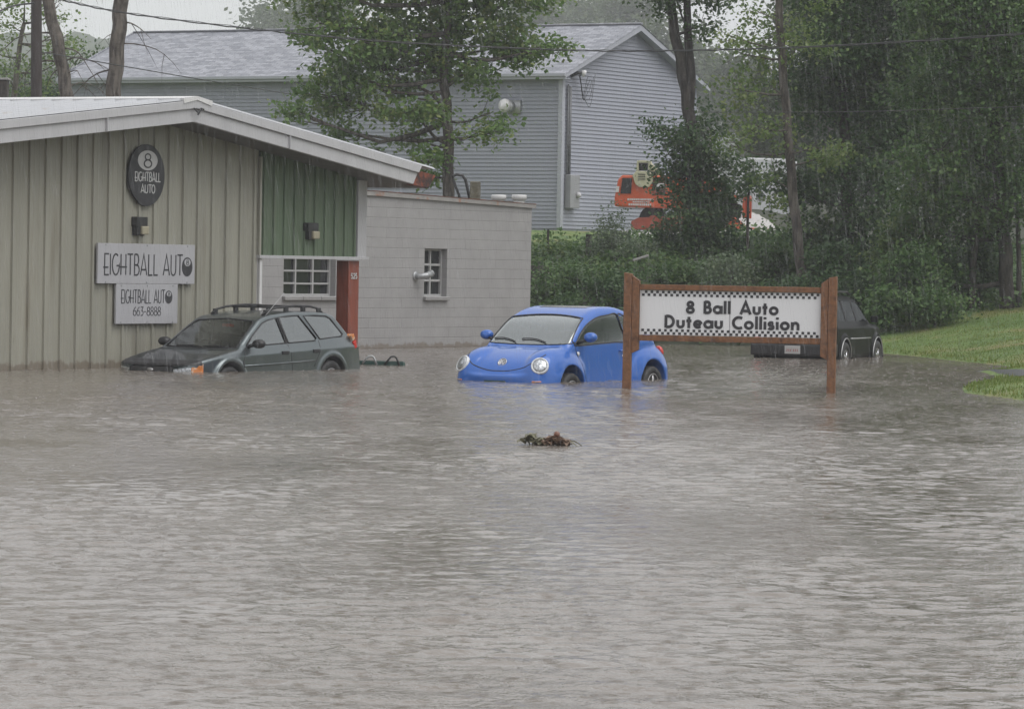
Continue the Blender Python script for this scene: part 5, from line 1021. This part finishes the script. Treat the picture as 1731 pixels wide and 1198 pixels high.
x0, zt = pz(1216, 332); x1, _ = pz(1266, 332); mb.box(((x0 + x1) / 2, .7, zt), (x1 - x0, 1.4, .07)); mb.build('cab_frame', M['orange'], o, False, .01)
mb = MB(); quadprism(mb, [(1222, 368), (1250, 368), (1250, 345), (1226, 340)], .3, 1.1); mb.build('seat', M['black'], o, False, .04)
# white box trailer
LY = 128.; lp = at(1265, 400, LY); LO3 = np.array([lp[0], lp[1], float(ground_z(lp[0], lp[1]))]); o = empty('box_trailer', LO3, 'plain white box trailer standing behind the orange loader', 'trailer', None, (0, 0, -.15))
pz = lambda u, v: ((u - 1265) / (F / LY), at(1265, v, LY)[2] - LO3[2])
mb = MB(); quadprism(mb, [(1236, 378), (1335, 380), (1335, 268), (1236, 266)], 0, 2.4); mb.build('box_body', M['hwhite'], o, False, .05)
mb = MB(); quadprism(mb, [(1236, 384), (1335, 386), (1335, 378), (1236, 378)], -.02, 2.3)
for u in (1237, 1270, 1302, 1334): quadprism(mb, [(u - 1, 378), (u + 1, 378), (u + 1, 267), (u - 1, 267)], -.03, 0)
mb.build('trim_rails', M['trim'], o)
for u in (1260, 1285): x, z = pz(u, 392); mb = MB(); mb.lathe([(.16, -.1), (.36, -.1), (.38, .08), (.16, .1)], (x, .1, .38), (0, -1, 0), 20); mb.build('wheel', M['rubber'], o, True)
# pale gravel where the machines stand
gxs = np.linspace(3.2, 7.2, 30); gys = np.linspace(101, 124, 30); tag(grid_mesh('gravel_yard', gxs, gys, lambda x, y: ground_z(x, y) + .03, mat('pale_gravel', (.42, .41, .40), .9, .2, 20, bump=.3)), kind='structure')
# ---------------------------------------------------------------- trees and shrubs
def leaves(P, size, droop=.5, asp=.75):
    """one small folded leaf (two triangles as a kite) per point"""
    k = len(P); a = RNG.uniform(0, 2 * math.pi, k); tl = RNG.normal(droop * .6, .55, k); ro = RNG.normal(0, .6, k); s = size * RNG.uniform(.6, 1.35, k)
    dx = np.stack([np.cos(a) * np.cos(tl), np.sin(a) * np.cos(tl), -np.sin(tl)], -1); sx = np.stack([-np.sin(a), np.cos(a), 0 * a], -1); n = np.cross(dx, sx); sx = sx * np.cos(ro)[:, None] + n * np.sin(ro)[:, None]
    L_ = s[:, None]; W_ = (s * asp * .5)[:, None]
    V = np.stack([P, P + dx * L_ * .45 + sx * W_, P + dx * L_, P + dx * L_ * .45 - sx * W_], 1).reshape(-1, 3); return V
DK = 5.0
def crown_points(blobs, Y, dep, dens, clump, per, base=None, flat=1.0):
    """blobs are (u, v, ru, rv[, dy]) outlines; clumps of leaves are spread through each real-sized ellipsoid"""
    out_ = []; centres = []
    for bl in blobs:
        u, v, ru, rv = bl[:4]; dy = bl[4] if len(bl) > 4 else RNG.uniform(-.5, .5) * dep; s = F / (Y + dy); c = at(u, v, Y + dy); rx, rz = ru / s, rv / s; ry = min(max(rx, rz) * .9, dep); vol = rx * ry * rz * 4.19
        n = max(3, int(DK * .40 * dens * (rx * rz + rx * ry))); q = RNG.normal(0, 1, (n, 3)); q /= np.linalg.norm(q, axis=1)[:, None]; q *= (RNG.uniform(.12, 1, n) ** .42)[:, None]; cc = c + q * np.array([rx, ry, rz]) ; centres.append((c, rx, rz))
        w_ = RNG.uniform(.5, 1.4, n); k = np.maximum(3, (per * 2.3 * w_ ** 2).astype(int)); ci = np.repeat(np.arange(n), k); off = RNG.normal(0, 1, (len(ci), 3)) * clump * 1.05 * np.array([1, 1, .62 * flat]) * w_[ci][:, None]; out_.append(cc[ci] + off)
    return np.concatenate(out_), centres
def tree(name, label, Y, trunk, r0_, r1_, blobs, leafm, barkm, size=.11, dens=8, clump=.22, per=26, dep=2.2, limbs=True, group=None, forks=(), cat='tree', twigs=0, droop=.5, base=None):
    T = [at(u, v, Y) for u, v in trunk]; g0 = T[0].copy(); g0[2] = min(float(ground_z(g0[0], g0[1])) - .1, T[0][2]); T = [g0] + T; o = empty(name, g0, label, cat, group); c0 = g0
    mb = MB(); P = spline([tuple(q - c0) for q in T], 5, False); n = len(P); mb.tube([np.array(p) + np.array([math.sin(i * 1.3), math.cos(i * .9), 0]) * r0_ * .10 for i, p in enumerate(P)], [r0_ * (1.25 if i == 0 else 1) + (r1_ - r0_) * i / (n - 1) for i in range(n)], 12)
    for fk in forks:
        Pf = spline([tuple(at(u, v, Y + (fk[2] if len(fk) > 2 and isinstance(fk[2], float) else 0)) - c0) for u, v in fk[0]], 5, False); m_ = len(Pf); mb.tube(Pf, [fk[1] * (1 - .45 * i / (m_ - 1)) for i in range(m_)], 10)
    PP = [np.array(p) for p in P]
    if blobs:
        pts, cen = crown_points(blobs, Y, dep, dens, clump, per); 
        if limbs:
            for c, rx, rz in cen:
                cl = c - c0; k = min(range(len(PP)), key=lambda i: np.linalg.norm(PP[i] - cl) + max(0, PP[i][2] - cl[2] + .1) * 3); A = PP[k]; d = cl - A; ln = np.linalg.norm(d)
                if ln < .15 or ln > 6: continue
                rr = min(.055, .012 + .012 * ln) * (r0_ / .16); mid = A + d * .5 + np.array([RNG.uniform(-.12, .12), RNG.uniform(-.2, .2), -.05 * ln + RNG.uniform(-.1, .1)]) * ln * .6; mb.tube([A, A * .5 + mid * .5 + np.array([0, 0, -.02 * ln]), mid, cl], [rr * 1.4, rr * 1.1, rr * .8, rr * .4], 6, 0, False)
                for _ in range(4):
                    e_ = cl + np.array([RNG.uniform(-1, 1) * rx, RNG.uniform(-.5, .5) * rx, RNG.uniform(-1, 1) * rz]) * .9; a0 = mid * .4 + cl * .6; mb.tube([a0, (a0 + e_) / 2 + RNG.uniform(-.08, .08, 3), e_], [rr * .4, rr * .3, rr * .12], 5, 0, False)
    for _ in range(twigs):
        k = RNG.integers(2, len(PP) - 1); A = PP[k]; sgn = RNG.choice([-1, 1]); L_ = RNG.uniform(.5, 1.6); d = np.array([sgn * RNG.uniform(.5, 1), RNG.uniform(-.4, .4), RNG.uniform(.0, .5)]); pts_ = [A]; p_ = A.copy(); rr = RNG.uniform(.012, .03)
        for q in range(7): p_ = p_ + d * L_ / 7; d = d + np.array([RNG.uniform(-.2, .2), RNG.uniform(-.2, .2), -RNG.uniform(.1, .35)]); pts_.append(p_.copy())
        mb.tube(pts_, [rr * (1 - .85 * i / 7) for i in range(8)], 5, 0, False)
        for q in (3, 5):
            b0 = pts_[q]; d2 = np.array([RNG.uniform(-.5, .5), RNG.uniform(-.3, .3), -RNG.uniform(.2, .8)]); mb.tube([b0, b0 + d2 * .35, b0 + d2 * .7 + np.array([.05, 0, -.1])], [rr * .35, rr * .25, rr * .1], 4, 0, False)
    mb.build('trunk', barkm, o, True)
    if blobs:
        V = leaves(pts, size * .86, droop) - c0; fast_mesh('crown', V, np.arange(len(V)).reshape(-1, 4), leafm, o, False)
    return o
LM = leafmat('maple_leaves', (.09, .18, .05), (.175, .28, .08), (.31, .33, .11)); LD = leafmat('dark_leaves', (.034, .078, .032), (.068, .128, .044), (.13, .185, .06)); LL = leafmat('light_leaves', (.08, .15, .04), (.15, .225, .06), (.28, .31, .12)); LG = leafmat('grey_green_leaves', (.09, .135, .075), (.15, .20, .12), (.24, .27, .15)); LF = leafmat('far_leaves', (.045, .07, .03), (.07, .10, .045), (.12, .14, .06)); LS = leafmat('shrub_leaves', (.046, .102, .034), (.092, .165, .05), (.17, .225, .08))
tree('maple_tree', 'broad green maple with straight trunk rising behind the low block building', 99, [(757, 350), (758, 250), (755, 180), (750, 120), (757, 40), (765, -60), (760, -150)], .165, .06,
     [(540, 40, 50, 38), (610, 70, 80, 50), (560, 112, 52, 34), (690, 45, 95, 55), (800, 40, 90, 55), (870, 72, 42, 30), (925, 80, 42, 11, -.5), (880, 96, 45, 14), (545, 160, 45, 34), (500, 192, 30, 14), (585, 178, 50, 30), (575, 222, 34, 22), (640, 112, 55, 32), (720, 108, 60, 40), (800, 118, 52, 34), (828, 190, 20, 38), (842, 222, 14, 14), (700, 190, 66, 12), (690, 232, 34, 20), (720, 262, 34, 12), (660, 150, 36, 16), (600, 140, 40, 22),
      (806, 225, 24, 12), (740, 292, 30, 10), (520, 70, 34, 26), (650, -50, 150, 70), (810, -60, 130, 70), (530, -30, 70, 50), (720, -170, 150, 90), (905, -10, 40, 35), (630, 258, 20, 8, 1.0)], LM, M['bark'], .155, 10, .20, 22, 2.0, True, None, [([(757, 245), (735, 232), (705, 200), (660, 190)], .045), ([(755, 190), (730, 160), (690, 140), (640, 120)], .05), ([(752, 150), (790, 120), (830, 100), (900, 90)], .045), ([(757, 300), (735, 300), (715, 295)], .03)])
tree('leaning_dead_tree', 'bare leaning trunk with peeling bark beside the utility pole', 84, [(135, 330), (124, 240), (116, 180), (108, 130), (97, 70), (82, 10), (70, -60)], .155, .12, [], LM, M['bark'], twigs=16, group=None)
tree('bare_tree', 'upright bare grey trunk standing clear above the steel roof ridge', 86, [(186, 330), (188, 240), (190, 180), (195, 120), (201, 50), (204, 0), (208, -70)], .17, .155, [], LM, M['bark'], twigs=14)
tree('roadside_tree', 'yellow-green tree behind the utility pole at the left edge', 118, [(20, 300), (25, 150), (40, 40)], .14, .06, [(20, 40, 50, 40), (90, 60, 26, 60), (110, 100, 20, 40), (10, 120, 50, 50), (60, 140, 50, 36), (40, -20, 60, 40), (100, 10, 30, 30), (-30, 80, 40, 60), (118, 60, 10, 20)], LL, M['bark'], .13, 5.0, .22, 16, 2.5)
tree('roadside_tree', 'low dark green tree filling the gap left of the hip roof end', 135, [(60, 300), (60, 180)], .14, .06, [(20, 150, 60, 40), (90, 165, 45, 30), (60, 190, 70, 30), (150, 100, 26, 14), (170, 90, 18, 8)], LD, M['bark'], .15, 8, .25, 20, 3)
# right woods
tree('forked_tree', 'dark forked tree with ivy around its trunk beside the grey gable wall', 98, [(1182, 520), (1178, 400), (1172, 300), (1168, 220), (1160, 160), (1150, 100), (1136, 30), (1126, -60)], .21, .11,
     [(1130, 232, 36, 26), (1160, 262, 44, 36), (1150, 320, 46, 40), (1185, 300, 48, 44), (1175, 370, 56, 44), (1150, 425, 60, 44), (1205, 425, 60, 44), (1225, 350, 30, 34), (1110, 215, 20, 10), (1215, 290, 40, 30), (1150, 380, 50, 36), (1200, 340, 44, 44), (1140, 290, 30, 36), (1190, 215, 30, 40), (1100, -30, 60, 40), (1200, -30, 60, 40), (1120, 18, 18, 8), (1195, 40, 20, 25)], LD, M['barkd'], .12, 13, .2, 26, 1.6, True, None, [([(1163, 190), (1168, 130), (1163, 60), (1160, -60)], .14), ([(1166, 60), (1150, 20), (1140, -20)], .03)])
tree('slender_tree', 'slender leaning brown trunk with loose light green crown beside the forked tree', 92, [(1356, 480), (1348, 400), (1338, 300), (1330, 200), (1322, 100), (1316, 0), (1312, -80)], .13, .08,
     [(1250, 90, 46, 34), (1290, 60, 44, 40), (1240, 150, 50, 34), (1300, 140, 44, 38), (1270, 210, 54, 34), (1320, 230, 40, 34), (1235, 245, 40, 22), (1350, 80, 50, 60), (1230, 60, 30, 18), (1390, 250, 50, 20), (1400, 265, 46, 14), (1280, 20, 30, 20), (1300, 300, 30, 40), (1330, 360, 34, 40), (1280, -60, 60, 30), (1370, -20, 60, 40)], LL, M['bark'], .115, 6.5, .18, 20, 1.8, True)
tree('dense_tree', 'very dark dense tree between the slender tree and the lawn trees', 97, [(1440, 520), (1430, 300), (1425, 100), (1420, -60)], .17, .09,
     [(1400, 60, 60, 60), (1460, 30, 60, 60), (1520, 70, 60, 60), (1430, 140, 70, 60), (1500, 150, 60, 60), (1380, 180, 50, 50), (1450, 230, 70, 60), (1400, 310, 60, 50), (1470, 320, 60, 60), (1420, 390, 60, 50), (1480, 410, 60, 50), (1380, 420, 50, 50), (1540, 220, 50, 50), (1440, 460, 70, 30), (1480, -60, 120, 60), (1600, -50, 120, 60), (1390, 0, 60, 40), (1350, 320, 40, 50), (1360, 400, 40, 50), (1350, 120, 36, 60), (1450, 90, 70, 50), (1560, 20, 70, 50), (1410, 500, 60, 40), (1330, 440, 40, 40)], LD, M['barkd'], .13, 12, .24, 26, 2.2)
tree('spreading_tree', 'tall full tree with drooping foliage hanging over the lawn', 90, [(1702, 520), (1700, 440), (1690, 330), (1680, 150), (1670, -40)], .20, .10,
     [(1600, 180, 60, 60), (1660, 130, 70, 70), (1710, 200, 60, 70), (1570, 250, 56, 50), (1630, 260, 60, 56), (1700, 290, 60, 40), (1620, 90, 60, 60), (1700, 50, 70, 60), (1560, 320, 56, 40), (1620, 330, 60, 36), (1540, 380, 50, 40), (1600, 390, 50, 34), (1580, 30, 60, 50), (1660, -40, 100, 60), (1760, 120, 60, 100), (1760, 280, 60, 60), (1745, 20, 60, 60), (1620, 20, 70, 50), (1690, -10, 60, 50), (1650, 390, 50, 50), (1550, 160, 50, 60), (1530, 460, 50, 50), (1690, 380, 34, 40), (1700, 130, 70, 60), (1731, 60, 50, 60), (1640, -30, 80, 50), (1580, -20, 70, 50), (1660, 330, 50, 40), (1725, 350, 30, 40)], LS, M['barkd'], .12, 11, .22, 26, 2.0, True, None, [([(1640, 560), (1645, 450), (1655, 350)], .10), ([(1722, 520), (1722, 420), (1715, 300)], .07)])
for (u, v, ru, rv, Y, m_, lb, sz, dn) in (
    (1540, 470, 70, 60, 89, LS, 'leafy shrub at the lawn edge just past the nose of the black off-roader', .12, 13), (1520, 410, 50, 50, 91, LL, 'lighter yellowish shrub behind the black off-roader', .13, 9), (1600, 450, 60, 60, 90, LD, 'dark shrub at the upper lawn edge below the drooping foliage', .12, 13), (1580, 520, 62, 34, 88, LS, 'low shrub spilling over the top of the lawn', .11, 14), (1500, 530, 40, 50, 88, LS, 'bush standing directly behind the hood of the off-roader', .12, 13), (1655, 430, 44, 80, 91, LD, 'narrow dark bush in front of the trunks at the top of the lawn', .12, 13),
    (1400, 440, 60, 40, 92, LD, 'dark bush filling the gap under the very dark dense tree', .12, 12), (1310, 440, 60, 34, 93, LS, 'dense bush above the word Auto on the sign board', .12, 12), (1235, 460, 50, 30, 91, LG, 'pale weedy bush just above the sign board', .10, 11), (1130, 470, 50, 40, 92, LS, 'round bush rising between the left post and the ivy trunk', .12, 12), (1440, 500, 50, 50, 90, LD, 'shaded bush behind the cab of the off-roader', .12, 12), (1340, 500, 80, 34, 91, LD, 'dark hedge-like bush hidden behind the sign board', .12, 10),
    (1030, 408, 40, 66, 99, LG, 'tall grey-green weedy bush in front of the meter box', .085, 11), (1075, 430, 30, 30, 97, LG, 'small grey-green bush below the orange lift', .085, 11), (985, 470, 50, 40, 93, LS, 'shrub on the bank above the blue car roof', .11, 12), (935, 480, 40, 40, 92, LS, 'shrub beside the corner of the block building', .11, 12), (1040, 500, 50, 44, 92, LD, 'dark shrub behind the left sign post', .11, 12), (960, 530, 60, 36, 90.5, LD, 'dark shrub at the water line behind the blue car', .11, 11), (1080, 545, 60, 34, 90.5, LD, 'low dark shrub behind the sign at the far water line', .11, 10), (930, 425, 34, 22, 100, LL, 'light green shrub at the top of the bank beside the block building', .10, 10), (1265, 300, 24, 40, 96, LD, 'dark leafy sapling crown in front of the white trailer', .11, 9)):
    bl = [(u + RNG.uniform(-.45, .45) * ru, v + RNG.uniform(-.45, .45) * rv, ru * RNG.uniform(.45, .7), rv * RNG.uniform(.45, .7)) for _ in range(5)] + [(u, v, ru * .8, rv * .8)]
    tree('shrub' if rv < 70 else 'bush', lb, Y, [(u, v + rv * .9), (u + 3, v)], .04, .02, bl, m_, M['barkd'], sz, dn, .16, 22, 1.2, True, 'shrubs on the bank', cat='shrub', droop=.2)
for (u, v, ru, rv, Y, lb) in ((475, 40, 44, 30, 330, 'hazy round treetop above the left end of the long roof ridge'), (540, 20, 60, 40, 300, 'hazy tree showing left of the maple crown'), (905, 40, 60, 40, 320, 'hazy tree above the shingle ridge right of the maple'), (985, 30, 55, 36, 340, 'hazy tree above the gable peak'), (1060, 20, 60, 40, 300, 'hazy tree left of the forked trunk'), (1120, 70, 50, 60, 260, 'pale green tree just behind the fork of the dark trunk'), (1195, 120, 46, 70, 240, 'pale green tree between the forked trunk and the slender trunk'), (1260, 140, 60, 80, 220, 'pale green tree seen through the slender tree crown'), (1010, 75, 60, 30, 280, 'lower hazy tree behind the gable'), (1340, 240, 90, 160, 190, 'pale tree filling gaps deep in the right woods'), (1470, 200, 120, 180, 200, 'pale distant tree behind the dense dark crown'), (1640, 250, 140, 200, 180, 'pale distant tree behind the crown that droops over the lawn'), (1400, 20, 120, 70, 190, 'pale treetop above the dense dark crown'), (1600, 20, 130, 80, 185, 'pale treetop above the crown that droops over the lawn'), (60, 160, 110, 60, 260, 'hazy green tree low behind the utility pole')):
    bl = [(u + RNG.uniform(-.5, .5) * ru, v + RNG.uniform(-.5, .5) * rv, ru * RNG.uniform(.4, .6), rv * RNG.uniform(.4, .6)) for _ in range(7)] + [(u, v + rv * .2, ru * .8, rv * .8)]
    Y = Y * 1.9 if Y > 215 else Y; k = Y / 100.; tree('far_tree', lb, Y, [(u, v + rv * 1.2), (u, v)], .2 * k, .08 * k, bl, LF, M['bark'], .16 * k, 9 / k ** 2, .30 * k, 26, 3.0 * k, True, 'far trees fading in the rain')
o = blades('shore_grass', 8000, (6, 16), (50, 92), .075, grm, lambda x, y, s: (x > 6.2) & (s < .35) & (s > .0), .014); o['label'] = 'longer grass trailing into the water along the bank edge'
for u, Y, lb in ((2250, 62, 'broad tree beyond the lawn nearest the road'), (2700, 70, 'tall tree beyond the lawn behind the broad one'), (3100, 84, 'farthest tree in the row beyond the lawn')):
    tree('lawn_tree', lb, Y, [(u, 420), (u, 200), (u, 0)], .2, .08, [(u + a, v, 150, 90) for a, v in ((0, 330), (-150, 250), (140, 240), (-120, 80), (130, 60), (0, -60), (-60, 400), (90, 420))], LS, M['barkd'], .2, 2.5, .35, 16, 3.0, True, 'trees beyond the lawn')
# undergrowth carpet on the bank
n = 38000; x = RNG.uniform(-1, 15, n * 4); y = RNG.uniform(86, 104, n * 4); sd_ = interp_side(x, y); z = ground_z(x, y); okm = (sd_ > -.05) & (x < y * .14 + 2.5) & ~((x > 7.2) & (y < 89.5) & (sd_ < 6)) & (vnoise(x, y, 1.1) + RNG.uniform(-1, 1, n * 4) > -1.1); x, y, z = x[okm][:n], y[okm][:n], z[okm][:n]
V = leaves(np.stack([x, y, z + RNG.uniform(.0, .45, len(x)) * (.6 + .5 * vnoise(x, y, 2.3))], -1), .12, .1); o = tag(fast_mesh('undergrowth', V, np.arange(len(V)).reshape(-1, 4), LS, None, False), 'tangled weeds and low undergrowth covering the bank behind the sign', kind='stuff')
# rain: real drops falling through the air in front of and behind the buildings
n = 36000; yy = 26 + 70 * RNG.uniform(0, 1, n) ** .9; xx = (RNG.uniform(-.142, .142, n)) * yy; zz = RNG.uniform(.05, 1, n) * (1.8 + yy * .085); ok = zz > 0; P = np.stack([xx, yy, zz], -1); d = np.stack([RNG.normal(.13, .05, n), RNG.normal(0, .05, n), -np.ones(n)], -1); L_ = RNG.uniform(.06, .24, n)[:, None]; r = RNG.uniform(.0006, .0013, n)[:, None]
V = []
for q, rr in ((0, .0), (.5, 1.0), (1.0, .6)):
    for j in range(3): a = 2 * math.pi * j / 3; V.append(P + d * L_ * q + np.array([math.cos(a), math.sin(a), 0]) * r * max(rr, .12))
V = np.stack(V, 1).reshape(-1, 3); base_ = (np.arange(n) * 9)[:, None]; Q = []
for k in range(2):
    for j in range(3): l = (j + 1) % 3; Q.append(base_ + np.array([k * 3 + j, k * 3 + l, k * 3 + 3 + l, k * 3 + 3 + j]))
rm, t, b = nodes('falling_water'); L = t.links; t.nodes.remove(b); df = N(t, 'ShaderNodeBsdfDiffuse'); df.inputs[0].default_value = (.8, .82, .85, 1); trn = N(t, 'ShaderNodeBsdfTranslucent'); trn.inputs[0].default_value = (.8, .82, .85, 1); m1 = N(t, 'ShaderNodeMixShader'); m1.inputs[0].default_value = .5; tp = N(t, 'ShaderNodeBsdfTransparent'); m2 = N(t, 'ShaderNodeMixShader'); m2.inputs[0].default_value = .13
L.new(df.outputs[0], m1.inputs[1]); L.new(trn.outputs[0], m1.inputs[2]); L.new(tp.outputs[0], m2.inputs[1]); L.new(m1.outputs[0], m2.inputs[2]); L.new(m2.outputs[0], t.nodes['Material Output'].inputs[0])
ro = tag(fast_mesh('rain', V, np.concatenate(Q), rm, None, True), 'rain falling over the flooded street', kind='stuff')
# small splashes where drops strike the water
n = 5500; yy = 16 + 62 * RNG.uniform(0, 1, n) ** .75; xx = RNG.uniform(-.14, .14, n) * yy; okk = interp_side(xx, yy) < -.1; xx, yy = xx[okk], yy[okk]; n = len(xx); s_ = RNG.uniform(.0011, .0028, n) * (.6 + yy / 60); ang = np.arange(6) * math.pi / 3; V = []
for rr, hh in ((2.0, -.2), (.9, .6)):
    for a in ang: V.append(np.stack([xx + np.cos(a) * s_ * rr * 1.4, yy + np.sin(a) * s_ * rr * 1.4, s_ * hh * RNG.uniform(.6, 1.6, n)], -1))
V.append(np.stack([xx, yy, s_ * 1.1], -1)); V = np.stack(V, 1).reshape(-1, 3) + np.array([0, 0, .007]); base_ = (np.arange(n) * 13)[:, None]; Q = []
for j in range(6): l = (j + 1) % 6; Q.append(base_ + np.array([j, l, 6 + l, 6 + j])); Q.append(base_ + np.array([6 + j, 6 + l, 12, 12]))
Q4 = np.concatenate([q for i, q in enumerate(Q) if i % 2 == 0]); Q3 = np.concatenate([q[:, :3] for i, q in enumerate(Q) if i % 2]); T = np.concatenate([Q4[:, :3], Q4[:, [0, 2, 3]], Q3])
spm = mat('splash_water', (.30, .29, .28), .15, .05, 5, spec=.6); tag(fast_mesh('splashes', V, T, spm, None, True, 3), 'tiny rain splashes on the brown flood water', kind='stuff')
# ---------------------------------------------------------------- haze
HZE = True
if HZE:
    mb = MB(); mb.box((0, 760, 53.5), (900, 1660, 111)); hzm = bpy.data.materials.new('rain_haze'); hzm.use_nodes = True; t = hzm.node_tree; t.nodes.clear(); vo_ = t.nodes.new('ShaderNodeVolumePrincipled'); vo_.inputs['Color'].default_value = (.93, .95, 1, 1); vo_.inputs['Density'].default_value = .00048; vo_.inputs['Anisotropy'].default_value = .0; ou = t.nodes.new('ShaderNodeOutputMaterial'); t.links.new(vo_.outputs[0], ou.inputs['Volume']); ho = mb.build('haze', hzm); tag(ho, kind='stuff')
